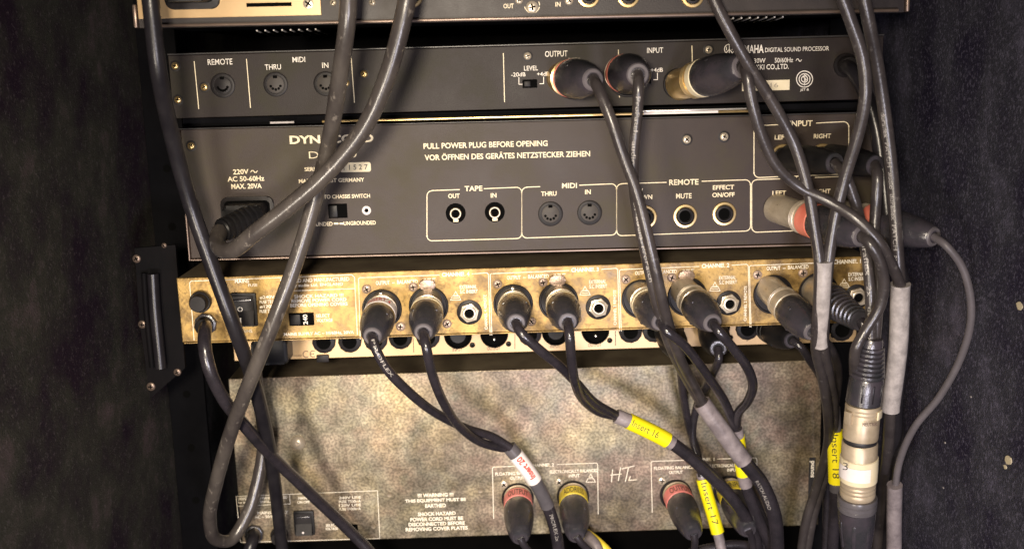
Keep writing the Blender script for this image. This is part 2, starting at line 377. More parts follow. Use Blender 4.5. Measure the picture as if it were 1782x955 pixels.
def swept_part(name, root, C, r, m, rfun=None, seg=14, parent=None):
    me = mesh_from(rel(sweep(C, r, seg, rfun=rfun), root), m, True, name)
    return link(bpy.data.objects.new(name, me), parent or root, WM[root.name])
def sub(C, tm, a, b):
    return [c for c, t in zip(C, tm) if a <= t <= b]
def wrap(root, C, r, body_, m, length, h, start=0.0, flip=False, offdeg=0.0, parent=None, bold=0.01, name='lettering'):
    """lettering laid round the side of a cable that faces the room"""
    me = text_mesh(body_, length, h, m, bold).copy()
    bm = bmesh.new(); bm.from_mesh(me); bmesh.ops.triangulate(bm, faces=bm.faces)
    for _ in range(3):
        le = [e for e in bm.edges if e.calc_length() > .0008]
        if le: bmesh.ops.subdivide_edges(bm, edges=le, cuts=1); bmesh.ops.triangulate(bm, faces=bm.faces)
    bm.to_mesh(me); bm.free()
    T, A = frames(C); S = [0.0]
    for p, q in zip(C, C[1:]): S.append(S[-1]+(q-p).length)
    base = WM[root.name].translation
    for v in me.vertices:
        x, y = v.co.x, v.co.y
        s = start*MM+length*MM/2 + (-x if flip else x); s = min(max(s, 0), S[-1]*0.999)
        i = 0
        while i < len(S)-2 and S[i+1] < s: i += 1
        f = (s-S[i])/max(S[i+1]-S[i], 1e-9)
        c = C[i].lerp(C[i+1], f); t = T[i]; a = A[i].lerp(A[i+1], f).normalized(); b = t.cross(a)
        ang = -(y/(r*MM))*(-1 if flip else 1) + radians(offdeg)
        v.co = c+(a*cos(ang)+b*sin(ang))*(r*MM+0.00012) - base
    me.materials.clear(); me.materials.append(MATS[m])
    return link(bpy.data.objects.new(name, me), parent or root, WM[root.name])
def pts(*p): return [at(*q) if not isinstance(q, Vector) else q for q in p]
def axis_matrix(p, q, roll=0.0):
    z = (q-p).normalized(); x = Vector((0, 0, 1)).cross(z)
    x = x.normalized() if x.length > 1e-4 else Vector((1, 0, 0)); y = z.cross(x)
    return Matrix(((x.x, y.x, z.x, p.x), (x.y, y.y, z.y, p.y), (x.z, y.z, z.z, p.z), (0, 0, 0, 1))) @ Matrix.Rotation(roll, 4, 'Z')
def plug(root, base, tip, ring='cream', shell='nickel', bootm='boot', R=10.4, ringtext=None, threads=1, collar='collar', inkm='ink_brown', split=0.30, ringw=0.10):
    """round cable connector: metal shell, coloured ring, moulded rubber boot with knobs, pale end collar"""
    L = (tip-base).length/MM; M = axis_matrix(base, tip)
    a = L*split; b = L*(split+ringw); q = round(L)
    def sh():
        prof = [(R*.86, -4), (R*.86, a-5)]
        for k in range(threads): prof += [(R*.90, a-4.2+k*1.4-1.4*threads+1.4), (R*.97, a-3.8+k*1.4-1.4*threads+1.4), (R*.97, a-3.3+k*1.4-1.4*threads+1.4), (R*.90, a-3.0+k*1.4-1.4*threads+1.4)]
        return add_lathe(bmesh.new(), prof+[(R*.93, a), (0, a)], 40)
    s = part('plug', root, M, sh, shell, ('sh', q, R, threads, split))
    rg = part('colour_ring', s, M, lathe([(R*.93, a-.2), (R*1.0, a+.2), (R*1.01, b-.3), (R*.97, b), (0, b)], 40), ring, ('rg', q, R, split, ringw))
    def bt():
        bm = add_lathe(bmesh.new(), [(R*.96, b-.1), (R*1.01, b+1.2), (R*1.03, b+(L-b)*.22), (R*1.0, b+(L-b)*.42), (R*.90, b+(L-b)*.64), (R*.75, b+(L-b)*.84), (R*.60, L-.8), (R*.54, L-.2), (0, L-.2)], 44)
        for k in range(4):
            an = pi/4+k*pi/2; zz = b+(L-b)*.40; rr = R*.93
            v0 = set(bm.verts)
            add_lathe(bm, [(0, -1.6), (1.0, -1.2), (1.35, 0), (1.0, 1.2), (0, 1.6)], 10)
            nv = [v for v in bm.verts if v not in v0]
            bmesh.ops.transform(bm, matrix=Matrix.Translation(Vector((rr*cos(an), rr*sin(an), zz))*MM), verts=nv)
        for k in range(2):     # raised S-curve grip line
            an0 = pi/2+k*pi; C = []
            for j in range(19):
                t = j/18; an = an0-0.75+1.5*t; zz = b+(L-b)*(.26+.20*sin(2*pi*t)*0.6+0.06)
                rr = R*(1.0-.07*max(0, (zz-b)/(L-b)-.15)/.27*1.0)
                C.append(Vector((rr*cos(an), rr*sin(an), zz))*MM)
            for p_, q_ in zip(C, C[1:]):
                v0 = set(bm.verts); d = q_-p_
                bmesh.ops.create_cone(bm, segments=6, radius1=.42*MM, radius2=.42*MM, depth=d.length*1.25, cap_ends=True)
                nv = [v for v in bm.verts if v not in v0]
                bmesh.ops.transform(bm, matrix=Matrix.Translation((p_+q_)/2) @ d.to_track_quat('Z', 'Y').to_matrix().to_4x4(), verts=nv)
        return bm
    part('rubber_boot', s, M, bt, bootm, ('bt', q, R, split, ringw))
    part('end_collar', s, M, lathe([(R*.54, L-1.6), (R*.56, L-.3), (R*.50, L+.5), (R*.36, L+.55), (R*.33, L-.4), (0, L-.6)], 32), collar, ('cl', q, R))
    if ringtext:
        me = text_mesh(ringtext, R*1.5, (b-a)*.62, inkm, .01).copy()
        for v in me.vertices:
            an = v.co.x/(R*MM); rr = (R*1.01+.1)*MM; zz = (a+b)/2*MM-v.co.y
            v.co = Vector((-rr*sin(-an), rr*cos(an), zz))
        me.materials.clear(); me.materials.append(MATS[inkm])
        link(bpy.data.objects.new('ring_lettering', me), s, M)
    return s
def cable(root, P, r, m='rubber', name='jacket', seg=14):
    C, tm = spline(P); swept_part(name, root, C, r, m, seg=seg)
    return C, tm
# ================================================================ flight case (setting)
case = thing('flight_case', 'dark open back flight case with scuffed speckled side walls round the rack equipment', 'flight case', (0, 0, 0))
XL, XR = -0.268, 0.272
def wallbm(x0, x1): return lambda: add_box(bmesh.new(), x0*1000, -700, -150, x1*1000, 420, 900)
def grid_wall(x, sgn):
    bm = add_box(bmesh.new(), x*1000, -420, -150, x*1000+sgn*12, 420, 900)
    return bm
part('side_panel', case, Matrix(), lambda: grid_wall(XL, -1), 'wall_left', smooth=False)
part('side_panel', case, Matrix(), lambda: grid_wall(XR, 1), 'wall_right', smooth=False)
part('back_panel', case, Matrix(), boxes((XL*1000-12, 423, -150, XR*1000+12, 433, 900)), 'case_black', smooth=False)
part('floor_panel', case, Matrix(), boxes((XL*1000+1, -420, 60, XR*1000-1, 420, 70)), 'case_black', smooth=False)
for sx in (-1, 1):
    x = (XL if sx < 0 else XR)*1000
    rail = part('rack_rail', case, Matrix(), boxes((x-sx*2, 125, 75, x-sx*30, 129, 800), (x-sx*2, 129, 75, x-sx*5, 160, 800), bev=.3), 'under_black', smooth=False)
    for k in range(9):
        part('rail_hole', rail, Matrix.Translation(Vector((x-sx*16, 124.9, 120+k*44))*MM) @ Matrix.Rotation(pi/2, 4, 'X'), lathe([(3, -.1), (3, .12), (0, .12)], 12), 'hole', 'railhole')
for px, py, r in ((1775, 532, 3.3), (1755, 800, 3.6), (1750, 812, 1.6), (1645, 770, .9), (1642, 848, .8), (1690, 690, .7)):
    p = at_x(px, py, XR)
    ang = [(1+.45*random.random())*r for _ in range(9)]
    part('paint_chip', case, Matrix.Translation(p) @ Matrix.Rotation(-pi/2, 4, 'Y'), prism([(a*.6*cos(2*pi*k/9), a*.9*sin(2*pi*k/9)) for k, a in enumerate(ang)], -.1, .35), 'cream' if r > 1.5 else 'sleeve_grey', smooth=False)
# left support bracket with its pale bar and rivets
brk = thing('support_bracket', 'black metal bracket with a worn vertical bar and bright screws on the left case wall', 'bracket', at(270, 560, 40))
def quad_plate(pix, y, thick):
    def f():
        bm = bmesh.new(); o = WM[brk.name].translation
        a = [bm.verts.new(at(px, py, y)-o) for px, py in pix]; b = [bm.verts.new(at(px, py, y)-o+Vector((0, thick*MM, 0))) for px, py in pix]
        n = len(a); bm.faces.new(a); bm.faces.new(b[::-1])
        for k in range(n): bm.faces.new((a[k], b[k], b[(k+1) % n], a[(k+1) % n]))
        return bm
    return f
part('bracket_plate', brk, WM[brk.name], quad_plate([(234, 432), (305, 426), (322, 640), (262, 692), (243, 560)], 40, 3), 'under_bracket', smooth=False)
Cb, _ = spline(pts((266, 476, 34), (270, 540, 34), (276, 600, 34), (280, 640, 34)))
swept_part('worn_bar', brk, Cb, 3.9, 'rubber_black')
swept_part('worn_bar_edge', brk, [c+Vector((-0.007, .003, 0)) for c in Cb], 2.0, 'under_bracket')
UB = Unit(brk, 40, (240, 560), (340, 558))
for px, py, r in ((238, 450, 2.8), (248, 564, 2.8), (263, 672, 3.0), (309, 647, 2.6), (286, 427, 1.8)):
    screw(UB, px, py, r, 'lip_metal', dark=False)
rb = thing('wall_bracket', 'small black bracket with screws low on the right wall behind the pale sleeve', 'bracket', at(1570, 640, 60))
UR = Unit(rb, 60, (1550, 640), (1590, 640))
part('bracket_plate', rb, UR.M(1568, 640), boxes((-9, -35, -3, 5, 55, 0), bev=.5), 'steel_black', smooth=False)
for py in (628, 655): screw(UR, 1571, py, 2.6, dark=False)
# ================================================================ top unit
topu = thing('patch_unit', 'black rack unit at the top edge with a rose metal mains plate', 'rack unit', at(900, 40, -61))
A = Unit(topu, -61, (242, 50), (1574, 22))
x0, yb = A.uv(242, 50); x1, _ = A.uv(1574, 22)
part('front_face', topu, A.Mo(), boxes((x0, yb, -6, x1, yb+60, 0), bev=.5), 'panel_black', smooth=False)
part('chassis', topu, A.Mo(), boxes((x0+3, yb+1, -260, x1-3, yb+60, -6.2)), 'under_black', smooth=False)
part('bottom_lip', topu, A.Mo(), boxes((x0+4, yb+.3, .05, x1-4, yb+2.0, 2.6), bev=.6), 'lip_metal')
part('side_lip', topu, A.Mo(), boxes((x0-2.2, yb+.2, -4, x0-.1, yb+13, 2.5), bev=.8), 'lip_metal')
part('side_lip', topu, A.Mo(), boxes((x1+.1, yb+.2, -4, x1+2.0, yb+13, 2.5), bev=.8), 'lip_metal')
ax, ay = A.uv(280, 33); bx, by = A.uv(560, 28)
pl = part('mains_plate', topu, A.Mo(), boxes((ax, ay, .1, bx, ay+45, 1.0), bev=.3), 'rose_steel', smooth=False)
ax2, ay2 = A.uv(242, 34); bx2, _ = A.uv(251, 34)
part('corner_plate', topu, A.Mo(), boxes((ax2, ay2, .1, bx2, ay2+45, 1.0), bev=.3), 'rose_steel', smooth=False)
cx, cy = A.uv(290, 18); dx, dy = A.uv(385, 15)
inl = part('mains_inlet', topu, A.Mo(), prism(rrect(cx, cy, dx, cy+22, 5), 1.0, 3.0, .6), 'socket')
part('mains_plug', topu, A.Mo(), prism(rrect(cx+3, cy+3.5, dx-3, cy+21, 3.5), 3.0, 16.0, 1.2), 'plug_dark')
ex, ey = A.uv(430, 13); fx, fy = A.uv(508, 7)
part('slot', topu, A.Mo(), boxes((ex, ey, 1.05, fx, ey+2.1, 1.25)), 'hole', smooth=False)
screw(A, 537, 7, 3.6, dark=True)
WM_last = A
for px, py, r in ((580, 5, 1.9), (648, 5, 1.9), (926, 13, 3.4), (903, 1, 2.2), (990, 2, 2.4)): screw(A, px, py, r, dark=False)
strokes(A, [arc(926, 10, 13, 190, 350, 12) + [], arc(926, 10, 13, 0, 30, 4)], .5)
for px in (716, 1024, 1093, 1205): jack(A, px, -6, 6.4)
txt(A, 'OUT', 885, 11, 18, 8); txt(A, 'IN', 971, 8, 9, 8)
zb = at(900, 50, -61).z
zb = A.o.z+yb*MM-0.0004
for k in range(15):      # pressed louvre edges on the underside, running back from the lip; lit look painted white
    if k < 8: pa, pb_ = (447+k*14.6, 52.5-k*.33), (468+k*14.6, 61.5-k*.33)
    else: pa, pb_ = (1276+(k-8)*14.4, 31-(k-8)*.4), (1254+(k-8)*14.4, 39.5-(k-8)*.4)
    a_, b_ = at_z(*pa, zb+(pa[0]-242)*0), at_z(*pb_, zb)
    a_.y = max(a_.y, -0.045)
    swept_part('louvre', topu, [a_.lerp(b_, t/6)-Vector((0, 0, .0004)) for t in range(7)], .55, 'print_white', seg=8)
# ================================================================ sound processor
Yt = thing('sound_processor', 'slim dark brown YAMAHA digital sound processor with remote, MIDI and level markings', 'sound processor', at(900, 140, 0))
Y = Unit(Yt, 0, (295, 97), (1535, 63))
x0, yt = Y.uv(292, 97); x1, _ = Y.uv(1538, 63); _, yb = Y.uv(900, 190)
part('rear_panel', Yt, Y.Mo(), boxes((x0, yb, -2, x1, yt, 0), bev=.4), 'panel_yamaha', smooth=False)
part('chassis', Yt, Y.Mo(), boxes((x0+1, yb+.5, -280, x1-1, yt-.5, -2.1)), 'under_black', smooth=False)
part('top_cover_edge', Yt, Y.Mo(), boxes((x0, yt+.1, -4, x1, yt+1.2, 1.4), bev=.3), 'steel_black', smooth=False)
for px, py in ((305, 115), (310, 174), (356, 152), (602, 145), (634, 129), (918, 98), (1233, 87)):
    screw(Y, px, py, 2.3, 'brass' if px < 900 else 'nickel')
din(Y, 388, 149, 7.6, 7, 'socket'); din(Y, 480, 147, 7.6, 5, 'socket_face'); din(Y, 567, 146, 7.6, 5, 'socket_face')
txt(Y, 'REMOTE', 383, 108, 43, 10, 'print_white', .004); txt(Y, 'MIDI', 520, 104, 22, 9, 'print_white', .004)
txt(Y, 'THRU', 475, 117, 28, 9, 'print_white', .004); txt(Y, 'IN', 566, 114, 11, 9, 'print_white', .004)
for ln in ([(338, 107), (346, 190)], [(429, 103), (436, 188)], [(611, 99), (617, 179)], [(876, 93), (878, 178)], [(1076, 87), (1078, 170)], [(1204, 80), (1206, 160)]): strokes(Y, [ln], .5)
txt(Y, 'OUTPUT', 968, 94, 39, 10, 'print_white', .004); txt(Y, 'INPUT', 1140, 88, 28, 9, 'print_white', .004)
for dx_, dy_ in ((0, 0), (198, -7)):
    txt(Y, 'LEVEL', 924+dx_*.975, 119+dy_, 24, 8, 'print_white', .004)
    txt(Y, '-20dB', 902+dx_, 130+dy_, 25, 7, 'print_white', .004); txt(Y, '+4dB', 945+dx_, 129+dy_, 21, 7, 'print_white', .004)
    strokes(Y, [[(903+dx_, 135+dy_), (903+dx_, 147+dy_), (909+dx_, 147+dy_)], [(946+dx_, 134+dy_), (946+dx_, 146+dy_), (939+dx_, 146+dy_)]], .45, 'print_white')
    s = part('level_switch', Yt, Y.M(922+dx_, 146+dy_), boxes((-4.6, -2.6, 0, 4.6, 2.6, .5), bev=.2), 'hole', 'lsw')
    part('slider', s, WM[s.name], boxes((-3.6, -1.7, .5, .4, 1.7, 2.0), bev=.3), 'socket', 'lsl')
txt(Y, 'DIGITAL', 1000, 104, 22, 6, 'print_dull', .0)
txt(Y, 'YAMAHA', 1304, 86, 50, 14, 'print_white', .022)
strokes(Y, [arc(1269, 86, 8.5, 0, 360, 20), [(1269, 94), (1269, 79)], [(1269, 86), (1264, 92)], [(1269, 86), (1274, 92)], [(1264, 82), (1264, 88)], [(1274, 82), (1274, 88)]], .42, 'print_white')
txt(Y, 'DIGITAL SOUND PROCESSOR', 1387, 86, 111, 7.5, 'print_white', .0)
txt(Y, '30W', 1322, 106, 20, 8, 'print_white', .002); txt(Y, '50/60Hz', 1364, 105, 32, 8, 'print_white', .002)
strokes(Y, [[(1385, 106), (1387, 103), (1389, 103), (1391, 107), (1393, 107), (1395, 104)]], .4, 'print_white')
txt(Y, 'NIPPON GAKKI CO.,LTD.', 1318, 118, 109, 10, 'print_white', .006); txt(Y, 'MADE IN JAPAN', 1296, 130, 50, 6, 'print_white', .002)
ax, ay = Y.uv(1291, 159); bx, by = Y.uv(1374, 139)
part('serial_plate', Yt, Y.Mo(), boxes((ax, ay, .05, bx, by, .3)), 'cream', smooth=False)
txt(Y, '50416', 1333, 149, 42, 8, 'print_dull', .0, lift=.45)
strokes(Y, [arc(1400, 138, 14, 0, 360, 26), arc(1400, 138, 9.5, 0, 360, 22), arc(1400, 138, 5.5, 0, 360, 16), [(1400, 128), (1400, 149)], [(1403, 131), (1398, 134), (1403, 139), (1398, 143)]], .55, 'print_white')
txt(Y, 'JET-B', 1400, 157, 15, 5, 'print_white', .01)
xlr_socket(Y, 998, 138, 12.5, False); xlr_socket(Y, 1092, 134, 12.5, False); xlr_socket(Y, 1180, 146, 9.5, False)
part('cord_gland', Yt, Y.M(1471, 114), lathe([(7.5, 0), (7.5, 1.5), (6.0, 3.0), (5.6, 8), (5, 9), (0, 9)], 28), 'socket')
# ================================================================ reverb processor
Dt = thing('reverb_processor', 'tall brown DYNACORD rear panel with TAPE, MIDI and REMOTE sockets in printed boxes', 'reverb processor', at(900, 330, 0))
D = Unit(Dt, 0, (313, 229), (1525, 200))
x0, yt = D.uv(314, 226); x1, _ = D.uv(1525, 200); _, yb = D.uv(900, 436)
part('rear_panel', Dt, D.Mo(), boxes((x0, yb, -2, x1, yt, 0), bev=.4), 'panel_dynacord', smooth=False)
part('chassis', Dt, D.Mo(), boxes((x0+.5, yb+.5, -300, x1-.5, yt-.5, -2.1)), 'steel_black', smooth=False)
part('cover_edge', Dt, D.Mo(), boxes((x0, yt+.1, -6, x1, yt+1.0, 2.2), bev=.3), 'steel_black', smooth=False)
part('cover_edge', Dt, D.Mo(), boxes((x0, yb-1.2, -6, x1, yb-.1, 2.2), bev=.3), 'lip_metal', smooth=False)
part('cover_edge', Dt, D.Mo(), boxes((x0-1.0, yb-1.2, -6, x0-.1, yt+1, 2.2), bev=.3), 'lip_metal', smooth=False)
part('cover_edge', Dt, D.Mo(), boxes((x1+.1, yb-1.2, -6, x1+1.0, yt+1, 2.2), bev=.3), 'steel_black', smooth=False)
# polished trim rail lying in the gap above, its light reflections built as bright and pale strips
rl = thing('trim_rail', 'thin polished rail in the dark gap above the panel lettered DYNACORD', 'rail', at(900, 205, -2))
RLu = Unit(rl, -1, (313, 220), (1500, 191))
a_, b_ = RLu.uv(560, 213.5), RLu.uv(1306, 195.5)
part('polished_strip', rl, RLu.Mo(), boxes((a_[0], a_[1]-.2, -3, b_[0], a_[1]+1.4, 0), bev=.5), 'brass')
a2, b2 = RLu.uv(1060, 196), RLu.uv(1300, 186)
part('bright_reflection', rl, RLu.Mo(), boxes((RLu.uv(1105, 198)[0], a_[1]+1.6, -4, RLu.uv(1300, 193)[0], a_[1]+2.7, -1), bev=.3), 'chrome')  # this strip and the pale ones stand in for reflected light
part('pale_reflection', rl, RLu.Mo(), boxes((RLu.uv(1120, 198)[0], a_[1]+.0, -2.5, RLu.uv(1250, 193)[0], a_[1]+1.5, .15), bev=.2), 'white_tape')
part('pale_reflection', rl, RLu.Mo(), boxes((RLu.uv(470, 216)[0], a_[1]+.0, -2.5, RLu.uv(512, 214)[0], a_[1]+1.3, .1), bev=.2), 'sleeve_grey')
part('gap_shade_sheet', rl, RLu.Mo(), boxes((RLu.uv(314, 220)[0], a_[1]-.6, -12, RLu.uv(1500, 191)[0], a_[1]+4.2, -6)), 'under_black', smooth=False)  # black sheet added as the shade deep in the gap
screw(D, 333, 254, 2.4, 'brass'); screw(D, 1195, 243, 2.6); screw(D, 1260, 238, 2.6)
txt(D, 'DYNACORD', 577, 242, 146, 14.5, 'print_cream', .035)
txt(D, 'DRP 20', 579, 269, 83, 12, 'print_cream', -.006)
txt(D, 'SERIEN-NR. 147', 564, 294, 68, 7); ax, ay = D.uv(592, 300); bx, by = D.uv(645, 282)
part('serial_label', Dt, D.Mo(), prism(rrect(ax, ay, bx, by, 1.5), .05, .3), 'cream', smooth=False)
txt(D, '1 1 5 2 7', 619, 291, 42, 9, 'ink_black', .01, lift=.45)
txt(D, 'MADE IN WEST GERMANY', 577, 314, 114, 7); txt(D, 'SIGNAL TO CHASSIS SWITCH', 588, 342, 112, 7)
s = part('ground_switch', Dt, D.M(588, 367), boxes((-6, -4.6, 0, 6, 4.6, .5), bev=.2), 'hole')
part('slider', s, WM[s.name], boxes((-5.2, -3.8, .5, 0, 3.8, 2.2), bev=.4), 'plug_dark')
s = part('ground_post', Dt, D.M(638, 366), lathe([(2.9, 0), (2.9, .6), (2.5, 1.0), (1.4, 1.0), (1.2, .3), (0, .3)], 24), 'white_tape')
part('post_hole', s, WM[s.name], lathe([(1.2, .3), (1.2, .45), (0, .45)], 16), 'hole')
txt(D, 'GROUNDED', 555, 390, 48, 7); txt(D, 'UNGROUNDED', 626, 388, 56, 7)
strokes(D, [[(581, 389), (589, 389)]], 1.2); strokes(D, [[(591, 389), (599, 389)]], 1.2)
txt(D, '220V', 419, 299, 27, 9); strokes(D, [[(436, 300), (438, 297), (441, 297), (443, 300), (446, 300), (448, 297)]], .5)
txt(D, 'AC 50-60Hz', 428, 311, 64, 9); txt(D, 'MAX. 20VA', 429, 324, 53, 9)
ax, ay = D.uv(388, 404); bx, by = D.uv(476, 341)
s = part('mains_inlet', Dt, D.Mo(), prism(rrect(ax, ay, bx, by, 4.5), 0, 1.6, .6), 'socket')
part('inlet_recess', s, D.Mo(), prism(rrect(ax+2.4, ay+2.4, bx-2.4, by-2.4, 3), 1.6, 1.8), 'hole', smooth=False)
txt(D, 'PULL POWER PLUG BEFORE OPENING', 845, 252, 216, 10); txt(D, 'VOR ÖFFNEN DES GERÄTES NETZSTECKER ZIEHEN', 883, 270, 288, 12)
frame(D, 743, 332, 908, 326, 419, 415, (800, 842)); frame(D, 908, 326, 1073, 320, 414, 409, (940, 1008)); frame(D, 1073, 320, 1306, 313, 410, 402, (1160, 1221))
frame(D, 1312, 219, 1477, 212, 309, 303, (1368, 1420)); frame(D, 1308, 313, 1477, 307, 404, 398, (1360, 1418))
txt(D, 'TAPE', 824, 328, 31, 9, bold=.02); txt(D, 'MIDI', 991, 323, 26, 9, bold=.02); txt(D, 'REMOTE', 1190, 317, 51, 10, bold=.02)
txt(D, 'INPUT', 1394, 215, 40, 10, bold=.02); txt(D, 'OUTPUT', 1388, 311, 46, 10, bold=.02)
txt(D, 'OUT', 790, 341, 20, 8); txt(D, 'IN', 859, 340, 10, 8); txt(D, 'THRU', 955, 337, 27, 8); txt(D, 'IN', 1023, 334, 10, 8)
txt(D, 'UP/', 1110, 332, 18, 8); txt(D, 'DOWN', 1118, 343, 34, 8); txt(D, 'MUTE', 1190, 341, 27, 9); txt(D, 'EFFECT', 1259, 326, 37, 8); txt(D, 'ON/OFF', 1259, 339, 39, 8)
txt(D, 'LEFT', 1360, 239, 24, 8); txt(D, 'RIGHT', 1431, 237, 30, 8); txt(D, 'LEFT', 1356, 336, 24, 8); txt(D, 'RIGHT', 1430, 333, 30, 8)
phono(D, 793, 371); phono(D, 861, 369); din(D, 958, 372, 7.9); din(D, 1026, 370, 7.9)
for p in ((1122, 378), (1192, 376), (1260, 372), (1362, 272), (1431, 271)): jack(D, p[0], p[1], 7.7)
jack(D, 1357, 368, 7.7, 'socket'); jack(D, 1432, 364, 7.7, 'socket')
# ================================================================ gold limiter
Bt = thing('limiter_unit', 'tarnished gold one unit limiter with CHANNEL 1 to 4 sockets across its rear', 'limiter', at(900, 525, 0))
B = Unit(Bt, 0, (308, 484), (1508, 446))
x0, yt = B.uv(307, 484); x1, _ = B.uv(1512, 446); _, yb = B.uv(900, 577)
part('rear_panel', Bt, B.Mo(), boxes((x0, yb, -2, x1, yt, 0), bev=.5), 'gold', smooth=False)
part('top_cover', Bt, B.Mo(), boxes((x0+.4, yb+1, -300, x1-.4, yt-.3, -2.05)), 'gold_top', smooth=False)
part('bottom_flange', Bt, B.Mo(), boxes((x0+1, yb-.9, -6, x1-1, yb-.05, .6), bev=.2), 'gold', smooth=False)
PW = 'print_worn'
strokes(B, [[(338, 592), (330, 492), (333, 489), (612, 478), (617, 482), (622, 582)], [(506, 506), (618, 502)]], .45, PW, 'printed_frame')
txt(B, 'MAINS', 421, 489, 25, 7, PW); txt(B, 'FUSE', 440, 496, 16, 5, PW)
for i, t in enumerate(('ø240V', 'FUSE T315', 'ø120V', 'FUSE T630')): txt(B, t, 465, 517+i*8, 26, 6, PW)
txt(B, 'DESIGNED AND MANUFACTURED', 548, 487, 120, 7, PW, .016); txt(B, 'by audio Ltd. ENGLAND', 553, 496, 88, 7, PW)
for i, t in enumerate(('SHOCK HAZARD !!!', 'REMOVE POWER CORD', 'BEFORE OPENING COVERS')): txt(B, t, 555, 514.5+i*7.6, (86, 96, 100)[i], 6.3, PW, .03)
txt(B, 'SELECT', 562, 549, 24, 6, PW); txt(B, 'VOLTAGE', 565, 557, 28, 6, PW); txt(B, 'MAINS SUPPLY AC ~ 50/60Hz, 20VA', 555, 580, 122, 6.5, PW)
txt(B, 'MAINS', 428, 576, 22, 6, PW)
def fuse(U, px, py, r=6.6):
    s = part('fuse_holder', U.root, U.M(px, py), lathe([(r, 0), (r, 3), (r-.5, 3.6), (r-1.2, 3.6), (r-1.4, 8), (r-2.0, 9), (0, 9.2)], 32), 'socket', ('fuse', r))
    return s
fuse(B, 350, 524, 7.0)
def gland(U, px, py):
    s = part('cord_gland', U.root, U.M(px, py), prism([(7.4*cos(pi/4*i+.2), 7.4*sin(pi/4*i+.2)) for i in range(8)], 0, 3.5, .8), 'boot', 'gland')
    part('gland_nose', s, WM[s.name], lathe([(5.6, 3.4), (5.6, 7), (5.0, 9.5), (4.2, 10), (0, 10)], 28), 'plug_dark', 'glandn')
gland(B, 359, 563)
def rocker(U, px, py, w, h, marks=True):
    s = part('rocker_switch', U.root, U.M(px, py), prism(rrect(-w/2, -h/2, w/2, h/2, 1.2), 0, 2.2, .6), 'plug_dark')
    def rk():
        bm = bmesh.new(); a, b = w/2-1.6, h/2-1.8
        v = [bm.verts.new(Vector(c)*MM) for c in ((-a, b, 1.8), (a, b, 1.8), (a, b, 3.0), (-a, b, 3.0), (-a, 0, 3.3), (a, 0, 3.3), (a, -b, 6.4), (-a, -b, 6.4), (-a, -b, 1.8), (a, -b, 1.8))]
        bm.faces.new((v[0], v[1], v[2], v[3])); bm.faces.new((v[3], v[2], v[5], v[4])); bm.faces.new((v[4], v[5], v[6], v[7])); bm.faces.new((v[7], v[6], v[9], v[8]))
        bm.faces.new((v[0], v[3], v[4], v[7], v[8])); bm.faces.new((v[1], v[9], v[6], v[5], v[2])); bm.faces.new((v[0], v[8], v[9], v[1]))
        return bm
    part('rocker_key', s, WM[s.name], rk, 'socket', smooth=False)
    part('finger_ridge', s, WM[s.name], boxes((-w/2+2.6, h/2-5.2, 2.8, w/2-2.6, h/2-3.6, 4.2), bev=.4), 'boot')
    return s
s = rocker(B, 425, 538, 17, 22)
O_ = txt(B, 'O', 420, 536, 9, 8.5, 'print_white', .0, lift=3.5, parent=s); txt(B, 'I', 423, 553, 2, 9, 'print_white', .0, lift=6.8, parent=s)
s = part('voltage_selector', Bt, B.M(525, 555), boxes((-8, -4.2, 0, 8, 4.2, 1.0), bev=.3), 'hole')
part('slider', s, WM[s.name], boxes((-7.2, -3.4, 1, -.6, 3.4, 1.8), bev=.3), 'socket')
txt(B, '240', 532, 555, 18, 8, 'print_white', .02, rot=pi/2, lift=1.2, parent=s)
CH = [ # left, title x, title y, name, out socket, in socket, hexjack, ext label, tab
    (624, 793, 477, 'CHANNEL 4', (665, 537), (746, 532), (817, 543), (815, 499), 483, 850),
    (853, 1018, 469, 'CHANNEL 3', (893, 528), (972, 524), (1041, 534), (1040, 490), 476, 1075),
    (1078, 1245, 462, 'CHANNEL 2', (1116, 520), (1196, 516), (1268, 527), (1266, 483), 469, 1302),
    (1304, 1474, 455, 'CHANNEL 1', (1345, 512), (1424, 508), (1491, 516), (1491, 477), 462, 1530)]
